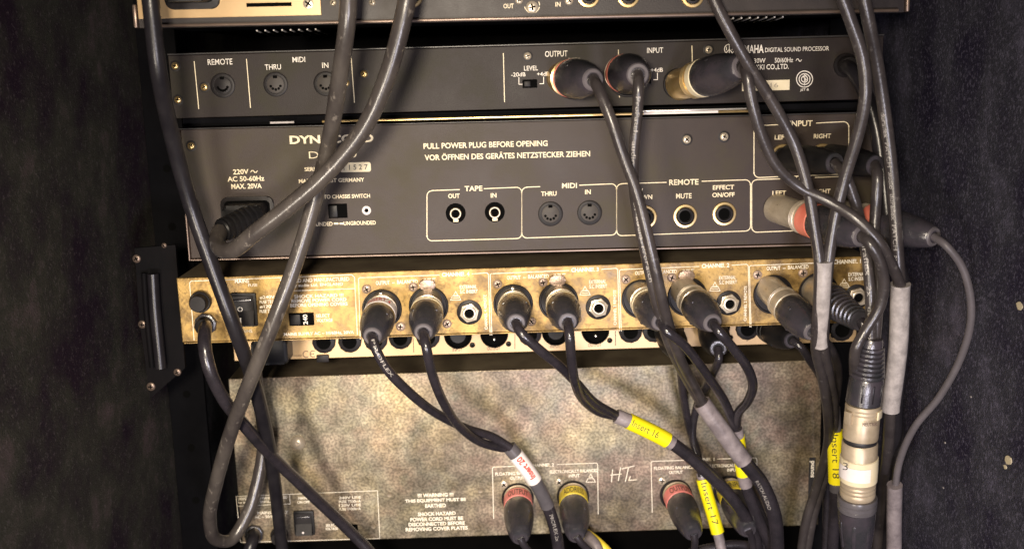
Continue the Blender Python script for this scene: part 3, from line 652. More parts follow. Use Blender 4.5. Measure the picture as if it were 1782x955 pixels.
for l, tx, ty, nm, so, si, hx, ex_, tl, r_ in CH:
    rr = min(r_, 1508)
    strokes(B, [[(l+3, 590-(l-624)*.031), (l, tl+2), (l+2, tl), (tx-28, ty+1.5)], [(tx+28, ty-.5), (rr-3, ty-2.5), (rr, ty), (rr+3, 583-(l-624)*.031)][:(4 if nm[-1] != '1' else 2)]], .42, PW, 'printed_frame')
    txt(B, nm, tx, ty, 48, 7.5, PW, .035)
    dy_ = so[1]-537
    txt(B, 'OUTPUT', so[0]+1, 492+dy_*1.02, 24, 7, PW); txt(B, 'BALANCED', so[0]+44, 490+dy_*1.02, 36, 7, PW); txt(B, 'INPUT', si[0]+2, si[1]-45, 20, 6, PW)
    strokes(B, [[(so[0]+17, 492+dy_), (so[0]+22, 491.7+dy_)]], .4, PW)
    xlr_socket(B, *so, 12.9); xlr_socket(B, *si, 12.9, False)
    for sx, sy in ((so[0]-27, so[1]-34), (si[0]-27, si[1]-33), (so[0]+32, so[1]+31), (si[0]+32, si[1]+31)):
        if sx < 1500: screw(B, sx, sy, 3.0, 'tab_rose', dark=False)
    if nm[-1] != '1':
        part('push_tab', Bt, B.M(si[0]-2, si[1]-37), prism(rrect(-5.2, -3.2, 5.2, 3.2, 2.6), 0, 2.4, .8), 'tab_rose', 'tab')
    hexjack(B, *hx)
    txt(B, 'EXTERNAL', ex_[0], ex_[1], 30, 6.5, PW); txt(B, 'S.C INSERT', ex_[0]+1, ex_[1]+8, 31, 6.5, PW)
    wx, wy = ex_[0]-22, ex_[1]+12
    strokes(B, [[(wx-4, wy+3), (wx, wy-4), (wx+4, wy+3), (wx-4, wy+3)], [(wx-6, wy+4), (wx+6, wy+4), (wx+9, wy+11), (wx-9, wy+11), (wx-6, wy+4)], [(wx-6, wy+7.5), (wx+6, wy+7.5)]], .42, PW)
    if nm[-1] != '1':
        txt(B, nm+' REMOTE', rr-5, ty+66, 62, 5, PW, .015, rot=pi/2)
# ================================================================ silver compressor behind
St = thing('compressor_unit', 'rose silver rack unit with black jack sockets recessed under the gold unit', 'compressor', at(900, 590, 80))
S_ = Unit(St, 80, (408, 628), (1490, 594))
x0, yb = S_.uv(408, 628); x1, _ = S_.uv(1490, 594)
part('rear_panel', St, S_.Mo(), boxes((x0, yb, -2, x1, yb+43, 0), bev=.4), 'rose_steel', smooth=False)
part('chassis', St, S_.Mo(), boxes((x0+.5, yb+.5, -220, x1-.5, yb+43, -2.05)), 'steel_black', smooth=False)
def blackjack(px, py, r=8.6):
    s = part('jack_socket', St, S_.M(px, py), prism([(r*cos(pi/6*i+.1), r*sin(pi/6*i+.1)) for i in range(12)], 0, 2.6, .9), 'socket', ('bj', r))
    part('socket_hole', s, WM[s.name], lathe([(r*.62, 2.6), (r*.62, 2.75), (0, 2.75)], 24), 'hole', ('bjh', r))
for px, py in ((564, 594), (609, 593), (654, 591), (697, 587), (745, 586), (922, 581), (1097, 576), (1138, 575), (1300, 571), (1464, 573)): blackjack(px, py)
for px, py, pin in ((797, 583, 0), (860, 581, 1), (967, 577, 0), (1036, 575, 1), (1166, 572, 0), (1246, 570, 1), (1360, 568, 0), (1425, 566, 1)):
    s = part('xlr_socket', St, S_.M(px, py), lathe([(10.2, 0), (10.2, 1.0), (9.6, 1.3), (8.6, 1.3), (8.2, .3), (0, .3)], 36), 'hole', 'sx')
    if pin: part('contact_pin', s, WM[s.name] @ Matrix.Translation((0, -3.2*MM, 0)), lathe([(.9, .3), (.9, 4), (.6, 4.6), (0, 4.8)], 12), 'chrome', 'spin')
    else: part('socket_insert', s, WM[s.name], lathe([(5.6, .3), (5.6, 1.4), (0, 1.5)], 28), 'plug_dark', 'sin')
    screw(S_, px+25, py+17, 2.0, 'plug_dark', False)
    txt(S_, 'INPUT' if not pin else 'OUTPUT', px-1, py+25, 17 if not pin else 23, 6, 'ink_black', .01)
strokes(S_, [[(719, 588), (720, 613)], [(896, 581), (896, 607)], [(1071, 575), (1071, 601)], [(1300, 588), (1300, 594)]], .5, 'ink_black')
strokes(S_, [arc(533, 616, 5.5, 50, 310, 12), arc(545, 615.5, 5.5, 50, 310, 12), [(540, 615.5), (547, 615.3)]], .6, 'ink_brown', 'ce_mark')
txt(S_, 'LTD. BUXTON, ENGLAND', 508, 619, 34, 4, 'ink_brown'); blk = part('foot_tab', St, S_.M(562, 622), boxes((-4.5, -3, 0, 4.5, 2.4, 2), bev=.5), 'socket')
# ================================================================ power amplifier
Mt = thing('power_amplifier', 'large mottled zinc plated amplifier panel with warning text at the bottom of the rack', 'amplifier', at(900, 780, 95))
Mu = Unit(Mt, 95, (395, 660), (1432, 627))
x0, yt = Mu.uv(397, 659); x1, _ = Mu.uv(1432, 627); _, yb = Mu.uv(900, 930)
part('rear_panel', Mt, Mu.Mo(), boxes((x0, yb, -2, x1, yt, 0), bev=.6), 'amp_zinc', smooth=False)
part('chassis', Mt, Mu.Mo(), boxes((x0+.5, yb+.5, -260, x1-.5, yt-.4, -2.05)), 'gold_top', smooth=False)
part('dome_bolt', Mt, Mu.M(519, 769), lathe([(5.6, 0), (5.6, .5), (5.0, 1.6), (3.6, 3.0), (1.8, 3.7), (1.6, 3.0), (0, 2.9)], 28), 'nickel')
for px, py in ((678, 860), (789, 853), (836, 853), (650, 915)): part('dimple', Mt, Mu.M(px, py), lathe([(2.0, 0), (1.9, .25), (1.2, .1), (0, .05)], 18), 'gold_top', 'dimple')
strokes(Mu, [[(419, 943), (411, 863), (657, 853), (661, 936)], [(412, 880), (505, 876), (504, 860)], [(419, 943), (661, 936)]], .45, PW, 'printed_frame')
txt(Mu, 'DESIGNED AND MANUFACTURED', 457, 866, 86, 5, PW); txt(Mu, 'by audio Ltd. ENGLAND', 450, 873, 70, 5, PW)
txt(Mu, 'MAINS SUPPLY', 475, 891, 54, 5.5, PW); txt(Mu, 'AC ~ 50/60Hz', 465, 898, 44, 5.5, PW); txt(Mu, 'MAINS', 528, 866, 18, 5, PW); txt(Mu, 'ON OFF', 528, 873, 22, 5, PW)
for i, t in enumerate(('240V USE', 'FUSE T500mA', '120V USE', 'FUSE T1000mA')): txt(Mu, t, 609, 865+i*6.6, 38, 5, PW)
txt(Mu, 'SELECT', 577, 913, 20, 5, PW); txt(Mu, 'VOLTAGE', 577, 919, 22, 5, PW)
fuse(Mu, 487, 929, 6.8); gland(Mu, 443, 927)
rocker(Mu, 530, 908, 15.5, 20)
part('lamp_dot', Mt, Mu.M(530, 920, 6.2), lathe([(.9, 0), (.8, .5), (0, .7)], 12), 'white_tape')
part('voltage_selector', Mt, Mu.M(609, 918), boxes((-6, -3, 0, 6, 3, 1.2), bev=.3), 'hole')
for i, (t, w) in enumerate((('!!! WARNING !!!', 62), ('THIS EQUIPMENT MUST BE', 106), ('EARTHED', 36), ('SHOCK HAZARD', 66), ('POWER CORD MUST BE', 92), ('DISCONNECTED BEFORE', 98), ('REMOVING COVER PLATES', 108))):
    txt(Mu, t, 758+(i > 2)*2, (860.5, 870, 879, 893, 902, 910.5, 919)[i], w, 7, PW, .035)
for (l, t, r, tr, bl, br, n, tx, ty) in ((857, 812, 1040, 805, 902, 894, 'CHANNEL 2', 943, 808.5), (1133, 802, 1317, 796, 891, 824, 'CHANNEL 1', 1222, 799)):
    strokes(Mu, [[(l+2, bl), (l, t+2), (l+2, t), (tx-26, ty+1)], [(tx+26, ty-1), (r-2, tr), (r, tr+2), (r+1, br)]], .5, PW, 'printed_frame')
    txt(Mu, n, tx, ty, 42, 6, PW, .02)
    txt(Mu, 'FLOATING BALANCED', l+42, t+11, 74, 6, PW); txt(Mu, 'OUTPUT', l+43, t+19, 24, 6, PW)
    txt(Mu, 'ELECTRONICALLY BALANCED', l+142, t+7, 84, 6, PW); txt(Mu, 'INPUT', l+142, t+15, 19, 6, PW)
    wx, wy = l+171, t+16
    strokes(Mu, [[(wx-3, wy+2), (wx, wy-4), (wx+3, wy+2), (wx-3, wy+2)], [(wx-5, wy+4), (wx+5, wy+4), (wx+8, wy+10), (wx-8, wy+10), (wx-5, wy+4)]], .45, PW)
for px, py in ((901, 866), (997, 862), (1176, 860), (1269, 853)):
    xlr_socket(Mu, px, py, 12.4); screw(Mu, px-24, py-24, 3.2, 'nickel', False)
strokes(Mu, [[(1066, 816), (1064, 838)], [(1080, 812), (1076, 836)], [(1062, 826), (1082, 824)], [(1082, 815), (1104, 810)], [(1094, 812), (1088, 838)], [(1097, 828), (1094, 835), (1108, 834)]], .62, 'print_worn', 'scratched_initials')
ax, ay = Mu.uv(1406, 866); bx, by = Mu.uv(1419, 795)
s = part('name_badge', Mt, Mu.Mo(), boxes((ax, ay, .05, bx, by, .8), bev=.2), 'ink_black', smooth=False)
txt(Mu, 'sound', 1412, 815, 30, 8, 'print_white', .03, rot=pi/2, lift=1.0, parent=s)
# ================================================================ cables
def lead(label, loc, name='audio_cable', cat='audio cable', group=None): return thing(name, label, cat, loc, group)
# -- mains leads on the left
k = lead('thick black mains lead hanging straight down the left side in front of every unit', at(345, 400, -45), 'mains_cable', 'power cable')
cable(k, pts((258, -40, -98), (266, 40, -96), (277, 130, -90), (300, 240, -65), (330, 350, -50), (368, 460, -45), (408, 570, -40), (440, 660, -20), (462, 745, 10), (478, 840, 45), (490, 945, 70), (498, 1010, 75)), 4.7, 'rubber_black')
k = lead('worn grey mains lead dropping from the top and looping back at the lower left', at(530, 400, -45), 'mains_cable', 'power cable')
C, tm = cable(k, pts((608, -40, -98), (604, 40, -94), (590, 140, -80), (574, 240, -62), (550, 340, -52), (520, 440, -50), (482, 545, -50), (440, 650, -42), (402, 750, -20), (376, 840, 5), (365, 900, 25), (375, 937, 40), (402, 938, 52), (432, 890, 62), (450, 830, 68), (459, 765, 74), (452, 700, 80), (445, 640, 66), (455, 610, 60)), 4.7, 'rubber_worn', seg=18)
s = part('plug', k, S_.M(478, 602, 0), prism(rrect(-13, -9, 13, 9, 3), 0, 18, 2), 'plug_dark')
k = lead('worn grey mains lead from the ribbed plug under the 220V marking rising to the top', at(410, 420, -50), 'mains_cable', 'power cable')
pb, pt_ = at(452, 377, -12), at(380, 402, -34)
part('plug', k, D.M(438, 374, 1.9), prism(rrect(-14, -8.5, 11, 8.5, 3), 0, 17, 2.5), 'plug_dark')
def ribs(r0_, r1_, L, n):
    pr = [(0, -2), (r0_, -2)]
    for j in range(n):
        a = j/n; rr = r0_+(r1_-r0_)*a; z = L*a; dz = L/n
        pr += [(rr, z), (rr, z+dz*.45), (rr-1.1, z+dz*.55), (rr-1.1, z+dz*.9)]
    return pr+[(r1_, L), (r1_*.9, L+1), (0, L+1)]
sb = part('ribbed_boot', k, axis_matrix(at(440, 378, -16), at(383, 402, -36)), lathe(ribs(8.5, 7.0, 24, 6), 36), 'plug_dark')
cable(k, pts((383, 402, -36), (378, 418, -46), (386, 434, -58), (408, 434, -68), (440, 408, -74), (500, 362, -78), (570, 300, -82), (635, 220, -86), (675, 130, -92), (700, 40, -97), (716, -40, -99)), 4.9, 'rubber_worn', seg=18)
k = lead('black mains lead leaving the gold unit below its fuse holder, running down rightwards', at(358, 575, -10), 'mains_cable', 'power cable')
cable(k, pts((359, 563, 0), (357, 572, -14), (356, 600, -26), (364, 640, -28), (388, 692, -20), (430, 745, 0), (480, 800, 30), (540, 858, 55), (600, 915, 70), (645, 960, 75), (690, 1010, 78)), 4.2, 'rubber', seg=16)
k = lead('short black lead leaving the amplifier gland at the bottom left corner', at(440, 935, 80), 'mains_cable', 'power cable')
cable(k, pts((443, 927, 92), (442, 934, 84), (436, 950, 78), (424, 985, 76), (415, 1020, 80)), 4.6, 'rubber_black')
# -- insert cable with white label
def yjoin(root, P1, P2, r=3.1, m='rubber'):
    a = cable(root, P1, r, m); b = cable(root, P2, r, m); return a, b
k = lead('insert cable with a white hand written label, plugged into CHANNEL 4', at(648, 590, -45), 'insert_cable', 'audio cable')
t1, t2 = at(648, 585, -47), at(737, 578, -47)
plug(k, at(667, 530, 0), t1, 'white_tape', ringtext='INSERT 4', inkm='ink_red', ringw=.15, split=.24); plug(k, at(746, 525, 0), t2, 'cream', split=.34, ringw=.05)
C1, _ = yjoin(k, [t1]+pts((652, 602, -54), (672, 640, -52), (712, 682, -38), (758, 718, -12), (812, 745, 15), (858, 760, 30), (888, 778, 34)), [t2]+pts((741, 600, -56), (752, 650, -48), (772, 700, -25), (800, 742, 2), (835, 768, 22), (868, 778, 34), (888, 780, 40)))[0]
wrap(k, C1, 3.1, 'PROFLEX', 'print_faint', 24, 2.0, start=6)
C, tm = cable(k, pts((886, 777, 37), (905, 800, 38), (930, 835, 42), (951, 875, 50), (966, 920, 58), (973, 960, 62), (976, 1000, 62)), 4.6, 'rubber')
swept_part('heatshrink', k, sub(C, tm, 0, 3.1), 5.2, 'heatshrink')
lb = sub(C, tm, .45, 2.0); swept_part('white_label', k, lb, 5.6, 'white_tape'); wrap(k, lb, 5.75, 'Insert 20', 'ink_red', 19, 4.6, start=1, flip=True, bold=.03)
wrap(k, sub(C, tm, 3.1, 6), 4.6, 'PROFLEX 2x', 'print_faint', 26, 2.6, start=3)
# -- insert 16
k = lead('insert cable with yellow label reading Insert 16, plugged into CHANNEL 3', at(900, 568, -45), 'insert_cable', 'audio cable')
t1, t2 = at(898, 562, -47), at(988, 560, -47)
plug(k, at(893, 524, 0), t1, 'cream', ringw=.05, split=.30); plug(k, at(973, 518, 0), t2, 'cream', ringw=.06, split=.34)
yjoin(k, [t1]+pts((906, 578, -54), (935, 605, -52), (972, 635, -42), (1005, 668, -20), (1035, 700, 5), (1072, 722, 25)), [t2]+pts((991, 582, -56), (994, 620, -50), (1000, 662, -35), (1015, 695, -5), (1042, 716, 16), (1072, 724, 30)), m='rubber')
C, tm = cable(k, pts((1072, 723, 27), (1100, 735, 28), (1165, 768, 32), (1205, 798, 36), (1250, 840, 40), (1288, 885, 44), (1312, 930, 50), (1322, 980, 55)), 4.7, 'rubber')
swept_part('heatshrink', k, sub(C, tm, 0, 2.15), 5.2, 'sleeve_dim')
lb = sub(C, tm, .62, 1.93); swept_part('yellow_label', k, lb, 5.8, 'yellow'); wrap(k, lb, 5.95, 'Insert 16', 'ink_black', 21, 4.6, start=1.2, bold=-.005)
# -- insert cable at channel 2
k = lead('insert cable plugged into CHANNEL 2, its yellow label mostly hidden by a sleeve', at(1240, 562, -45), 'insert_cable', 'audio cable')
t1, t2 = at(1150, 560, -47), at(1240, 562, -52)
plug(k, at(1114, 512, 0), t1, 'cream', ringw=.06, split=.34); plug(k, at(1190, 505, 0), t2, 'nickel', ringw=.08, split=.38, threads=2)
yjoin(k, [t1]+pts((1160, 575, -54), (1190, 600, -48), (1232, 655, -25), (1262, 700, 5), (1280, 745, 25)), [t2]+pts((1250, 575, -58), (1275, 605, -54), (1298, 635, -45), (1310, 668, -30), (1301, 698, -8), (1285, 718, 10), (1281, 748, 28)))
C, tm = cable(k, pts((1281, 745, 28), (1288, 790, 34), (1297, 840, 38), (1315, 890, 42), (1345, 955, 48), (1365, 1000, 50)), 4.2, 'rubber')
swept_part('heatshrink', k, sub(C, tm, 0, 2.1), 4.7, 'sleeve_dim'); swept_part('yellow_label', k, sub(C, tm, .28, 1.75), 5.0, 'yellow')
# -- stereo cable from the sound processor outputs
k = lead('stereo cable from the YAMAHA output plugs into a slanting grey sleeve over the amplifier', at(1033, 140, -45), 'audio_cable', 'audio cable')
t1, t2 = at(1032, 139, -50), at(1110, 130, -52)
plug(k, at(980, 136, 0), t1, 'red_bright', ringw=.04, split=.26, R=11.6, threads=2, shell='brass'); plug(k, at(1082, 128, 0), t2, 'red_bright', ringw=.15, split=.14, R=11.8, collar='collar')
C1, _ = cable(k, [t1]+pts((1040, 152, -58), (1062, 205, -64), (1086, 275, -64), (1108, 335, -64), (1126, 405, -64), (1142, 475, -62), (1158, 545, -54), (1182, 620, -30), (1208, 672, 4), (1224, 702, 20)), 3.4, 'cable_grey')
C2, _ = cable(k, [t2]+pts((1111, 148, -60), (1109, 200, -58), (1103, 262, -56), (1103, 322, -56), (1113, 395, -57), (1127, 460, -56), (1143, 530, -50), (1166, 602, -30), (1196, 662, 0), (1220, 702, 22)), 3.2, 'cable_grey')
wrap(k, C2, 3.2, 'ProPatch  audio  ProPatch  audio  ProPatch', 'print_faint', 110, 2.6, start=16)
C, tm = cable(k, pts((1221, 700, 21), (1255, 747, 22), (1295, 802, 25), (1325, 840, 28), (1346, 890, 30), (1352, 940, 35), (1350, 1000, 40)), 5.2, 'rubber')
swept_part('grey_sleeve', k, sub(C, tm, 0, 2.0), 6.3, 'sleeve_dim'); wrap(k, sub(C, tm, 2.6, 6), 5.2, 'PATCH AUDIO', 'print_faint', 26, 2.6, start=2, offdeg=25)
# -- insert 17 from the silver unit
k = lead('insert cable with yellow label reading Insert 17 from two dark plugs under CHANNEL 2', at(1185, 620, 30), 'insert_cable', 'audio cable')
t1, t2 = at(1180, 612, 34), at(1250, 606, 34)
plug(k, at(1160, 572, 80), t1, 'plug_dark', 'plug_dark', 'plug_dark', R=10.2, collar='plug_dark', split=.2); plug(k, at(1238, 570, 80), t2, 'plug_dark', 'plug_dark', 'plug_dark', R=10.8, collar='boot', split=.2)
yjoin(k, [t1]+pts((1183, 625, 32), (1188, 680, 50), (1200, 745, 66), (1214, 790, 68), (1220, 828, 66)), [t2]+pts((1251, 622, 30), (1238, 655, 44), (1213, 705, 62), (1205, 760, 66), (1216, 800, 64), (1221, 828, 62)), 2.9)
C, tm = cable(k, pts((1220, 822, 64), (1226, 845, 62), (1250, 930, 58), (1262, 985, 56)), 3.8, 'sleeve_dim')
lb = sub(C, tm, .35, 1.95); swept_part('yellow_label', k, lb, 4.9, 'yellow'); wrap(k, lb, 5.05, 'Insert 17', 'ink_black', 32, 4.4, start=2, bold=-.005)
# -- pair joined by a grey sleeve (centre right)
k = lead('two grey cables gathered in a grey sleeve in front of the CHANNEL 1 plug', at(1430, 455, -62), 'audio_cable', 'audio cable')
Ca, _ = cable(k, pts((1225, -40, -82), (1252, 20, -82), (1295, 100, -78), (1345, 180, -70), (1382, 250, -66), (1405, 325, -66), (1418, 400, -66), (1426, 460, -66), (1424, 530, -62), (1420, 600, -50), (1432, 660, -28), (1441, 720, -5), (1440, 780, 20), (1420, 850, 35), (1402, 910, 42), (1392, 980, 48)), 3.4, 'cable_grey')
Cb_, _ = cable(k, pts((1452, -40, -95), (1478, 30, -92), (1502, 105, -88), (1506, 165, -86), (1494, 230, -80), (1470, 310, -72), (1452, 385, -68), (1441, 460, -66), (1436, 530, -62), (1433, 600, -50), (1443, 655, -26), (1450, 700, -6), (1448, 760, 18), (1434, 830, 34), (1414, 900, 42), (1400, 980, 48)), 3.5, 'cable_grey')
Cs, _ = spline(pts((1433, 453, -66), (1430, 525, -62), (1427, 600, -50))); swept_part('grey_sleeve', k, Cs, 5.4, 'sleeve_grey', rfun=lambda t: 5.3-(.4*t)+.25*(t < .02), seg=22)
# -- channel 1 insert cable
k = lead('insert cable from the silver CHANNEL 1 output plug with yellow label reading Insert', at(1412, 580, -50), 'insert_cable', 'audio cable')
t1 = at(1414, 577, -54); plug(k, at(1340, 503, 0), t1, 'nickel', ringw=.10, split=.38, threads=2)
cable(k, [t1]+pts((1425, 588, -52), (1442, 602, -36), (1457, 640, -10), (1456, 678, 5), (1450, 716, 14)), 3.1, 'cable_grey')
C, tm = cable(k, pts((1450, 708, 14), (1452, 740, 15), (1455, 842, 18), (1452, 900, 26), (1447, 990, 34)), 4.0, 'rubber')
swept_part('heatshrink', k, sub(C, tm, 0, 2.2), 4.6, 'heatshrink'); lb = sub(C, tm, 1.1, 1.98); swept_part('yellow_label', k, lb, 5.4, 'yellow'); wrap(k, lb, 5.55, 'Insert 18', 'ink_black', 32, 4.6, start=1, bold=-.005)
# -- ribbed plug in channel 1 input
k = lead('black cable with long ribbed strain relief in the CHANNEL 1 input socket', at(1490, 560, -50), 'audio_cable', 'audio cable')
b0, t1 = at(1420, 505, 0), at(1497, 558, -58); mid = b0.lerp(t1, .36)
s = part('plug', k, axis_matrix(b0, mid), lathe([(9.4, -3), (9.4, 12), (10.4, 13), (10.8, (mid-b0).length/MM), (0, (mid-b0).length/MM)], 36), 'nickel')
part('ribbed_boot', s, axis_matrix(mid, t1), lathe(ribs(10.8, 6.4, (t1-mid).length/MM, 9), 36), 'boot')
cable(k, [t1]+pts((1502, 566, -60), (1503, 590, -52), (1500, 630, -30), (1500, 700, -10), (1502, 800, 10), (1500, 980, 20)), 3.1, 'rubber')
# -- sound processor input, silver plug
k = lead('grey cable with the big brass plug beside the lettering YAMAHA', at(1292, 118, -60), 'audio_cable', 'audio cable')
t1 = at(1291, 117, -66); plug(k, at(1188, 146, -6), t1, 'cream', 'brass', R=11.4, threads=3, split=.32, ringw=.08, ringtext='. . . . .')
cable(k, [t1]+pts((1299, 128, -76), (1308, 175, -76), (1326, 238, -72), (1352, 290, -68), (1392, 326, -66), (1445, 352, -70), (1495, 385, -78), (1532, 425, -80), (1556, 470, -72), (1570, 505, -66)), 3.3, 'cable_grey')
# -- right-hand pair with white sleeve
k = lead('lettered black cable and mains lead gathered in a long pale sleeve at the right edge', at(1567, 495, -64), 'audio_cable', 'audio cable')
Ca, _ = cable(k, pts((1496, -40, -84), (1510, 30, -80), (1526, 110, -72), (1540, 200, -66), (1552, 300, -64), (1558, 380, -66), (1562, 440, -68), (1565, 500, -66), (1560, 600, -58), (1550, 705, -45), (1545, 780, -25), (1535, 860, 0), (1524, 980, 20)), 3.7, 'cable_grey')
wrap(k, Ca, 3.7, 'duraflex  PATCH  audio  duraflex  PATCH  audio  duraflex', 'print_faint', 112, 2.5, start=78, offdeg=15)
Cb_, _ = cable(k, pts((1471, 114, -4), (1484, 124, -22), (1505, 160, -34), (1524, 220, -38), (1536, 300, -42), (1545, 380, -48), (1560, 450, -58), (1572, 505, -62), (1570, 600, -56), (1559, 705, -42), (1556, 780, -22), (1547, 860, 0), (1540, 980, 20)), 4.3, 'rubber_black')
Cs, _ = spline(pts((1567, 494, -66), (1563, 600, -58), (1549, 712, -46))); swept_part('pale_sleeve', k, Cs, 5.7, 'sleeve_grey', seg=22, rfun=lambda t: 5.6+.25*(t < .02 or t > .98))
# -- dynacord outputs (red ring plugs)
k = lead('red ringed plug in the left OUTPUT socket, its grey cable curling down', at(1497, 412, -70), 'audio_cable', 'audio cable')
t1 = at(1499, 411, -78); plug(k, at(1357, 364, -2), t1, 'red_bright', 'nickel', R=10.8, threads=3, split=.38, ringw=.13)
cable(k, [t1]+pts((1512, 422, -84), (1530, 452, -84), (1538, 492, -80), (1530, 535, -76), (1506, 575, -74), (1490, 605, -74), (1487, 640, -64), (1492, 690, -30), (1496, 780, 0), (1494, 980, 20)), 3.3, 'cable_grey')
k = lead('red ringed plug whose thin cable arcs out across the right wall', at(1622, 412, -70), 'audio_cable', 'audio cable')
t1 = at(1625, 412, -72); plug(k, at(1440, 366, -2), t1, 'red_bright', 'nickel', R=10.4, threads=2, split=.42, ringw=.13)
cable(k, [t1]+pts((1645, 426, -80), (1673, 462, -80), (1688, 512, -78), (1689, 562, -74), (1672, 622, -66), (1636, 688, -56), (1592, 742, -44), (1566, 800, -32), (1558, 850, -26), (1556, 980, -10)), 2.3, 'collar')
cable(k, pts((1556, 700, -30), (1566, 760, -26), (1562, 810, -24), (1558, 860, -22)), 3.0, 'rubber_black')
Cs, _ = spline(pts((1557, 843, -28), (1556, 900, -20), (1556, 990, -10))); swept_part('pale_sleeve', k, Cs, 4.9, 'sleeve_dim', seg=20)
# -- dynacord inputs and the inline connector
k = lead('large silver inline connector hanging upright at the right with a white tape marked 3', at(1500, 760, -50), 'inline_connector', 'connector')
for (b0, t1, P) in (((1362, 272, 0), at(1452, 284, -52), ((1468, 300, -60), (1486, 345, -60), (1500, 400, -58), (1510, 460, -66), (1515, 520, -68), (1516, 592, -66))),
                    ((1431, 271, 0), at(1522, 288, -48), ((1527, 305, -56), (1524, 360, -56), (1522, 420, -58), (1529, 480, -62), (1527, 540, -66), (1523, 592, -64)))):
    p0 = at(*b0); L = (t1-p0).length/MM; M = axis_matrix(p0, t1)
    s = part('jack_plug', k, M, lathe([(5.2, 0), (5.4, 6), (8.2, 8), (8.6, L*.45), (8.4, L*.72), (7.4, L*.9), (6.4, L), (0, L)], 36), 'plug_dark')
    part('end_collar', s, M, lathe([(6.0, L-.2), (5.8, L+.6), (3.8, L+.7), (3.4, L), (0, L)], 28), 'boot')
    Cc, _ = cable(k, [t1]+pts(*P), 3.3, 'cable_grey')
    if b0[0] == 1362: wrap(k, Cc, 3.3, 'duraflex   2x   duraflex', 'print_faint', 62, 2.6, start=52, offdeg=10)
yI = -62
def ring_seg(name, p, q, prof, m, parent, **kw):
    """prof in fractions of the length: (radius, t)"""
    L = (q-p).length/MM
    return part(name, parent, axis_matrix(p, q), lathe([(r, t*L) for r, t in prof], 44), m)
a, b = at(1517, 588, -66), at(1508, 655, -64)
ring_seg('ribbed_boot', a, b, [(0, 0), (6.2, 0), (6.8, .06), (7.0, .2)]+[(r, t) for j in range(7) for r, t in ((7.2+j*.35, .2+j*.112), (8.2+j*.35, .22+j*.112), (8.2+j*.35, .275+j*.112), (7.0+j*.35, .295+j*.112))]+[(9.6, 1), (0, 1)], 'boot', k)
a, b = b, at(1502, 702, -63); bd = ring_seg('connector_body', a, b, [(9.4, 0), (9.9, .06), (10.2, .5), (10.3, .95), (0, 1)], 'boot', k)
M_ = axis_matrix(a, b); L_ = (b-a).length/MM
for j in range(5):
    an = pi*(1.10+j*.2)
    part('grip_groove', bd, M_ @ Matrix.Rotation(an, 4, 'Z') @ Matrix.Translation((10.1*MM, 0, 0)), boxes((-.4, -.5, L_*.15, .35, .5, L_*.8), bev=.2), 'rubber_black', 'ggr')
a, b = b, at(1497, 762, -62); sf = ring_seg('metal_shell', a, b, [(9.8, 0), (10.3, .04), (10.3, .12), (10.0, .14), (10.3, .17), (10.3, .22), (10.0, .24), (10.4, .27), (10.5, .9), (10.3, .98), (9, 1)], 'satin', k)
M_ = axis_matrix(a, b); part('release_tab', sf, M_ @ Matrix.Translation((0, 0, 0)), boxes((10.3, -2.4, 3, 12.6, 2.4, 11), bev=.6), 'satin')
part('embossed_window', sf, M_ @ Matrix.Rotation(radians(-115), 4, 'Z'), boxes((9.9, -3.4, 2.2, 10.9, 3.4, 7.5), bev=.3), 'cream')
me = text_mesh('NEUTRIK', 9.0, 2.2, 'ink_brown', .02)
link(bpy.data.objects.new('embossed_lettering', me), sf, UR.M(1522, 738) @ Matrix.Translation((0, 0, 0)) if False else Matrix.Translation(at(1514, 738, -75.0)) @ D.Mo().to_3x3().to_4x4())
a, b = at(1497, 762, -62), at(1496.5, 768, -62); ring_seg('seal_ring', a, b, [(9.6, -.3), (9.9, 0), (9.9, 1), (9.6, 1.3)], 'ink_black', k)
a, b = at(1496.5, 767, -62), at(1492, 862, -58)
sf = ring_seg('metal_shell', a, b, [(9.8, 0), (10.6, .03), (10.7, .7), (10.6, .74), (10.2, .75), (10.6, .77), (10.6, .80), (10.2, .82), (10.6, .84), (10.6, .87), (10.2, .89), (10.6, .91), (10.6, .97), (10, 1)], 'satin', k)
ta, tb = a.lerp(b, .27), a.lerp(b, .70); tp = ring_seg('tape_wrap', ta, tb, [(10.6, 0), (11.3, .02), (11.4, .5), (11.2, .97), (10.6, 1)], 'cream', k)
def patch():
    bm = bmesh.new(); L = (tb-ta).length; n = 14; o = ta; z = (tb-ta).normalized(); c = CAMP-ta; fx_ = (c-z*c.dot(z)).normalized(); sx_ = fx_.cross(z)
    rows = []
    for t in (.22, .78):
        rows.append([bm.verts.new(o+z*L*t+(fx_*cos(x_)+sx_*sin(x_))*.01175-WM[k.name].translation) for x_ in [(-1.35+2.0*j/n) for j in range(n+1)]])
    for j in range(n): bm.faces.new((rows[0][j], rows[0][j+1], rows[1][j+1], rows[1][j]))
    return bm
part('white_tape', k, WM[k.name], patch, 'white_tape')
z3 = (tb-ta).normalized()
me = text_mesh('3', 3.0, 4.6, 'ink_black', -.01); link(bpy.data.objects.new('lettering', me), k, Matrix.Translation(at(1471, 811, -70.6)) @ D.Mo().to_3x3().to_4x4() @ Matrix.Rotation(radians(-32), 4, 'Y'))
a, b = b, at(1491, 884, -57); ring_seg('knurled_ring', a, b, [(0, -.02), (11.6, 0), (11.9, .1), (11.9, .35), (11.4, .4), (11.9, .45), (11.9, .7), (11.4, .75), (11.8, .8), (11.6, 1), (0, 1)], 'heatshrink', k)
a, b = b, at(1489, 1000, -50); bd = ring_seg('rubber_boot', a, b, [(11.2, 0), (11.3, .1), (10.4, .35), (8.2, .7), (6.5, 1), (0, 1)], 'boot', k)
M_ = axis_matrix(a, b); L_ = (b-a).length/MM
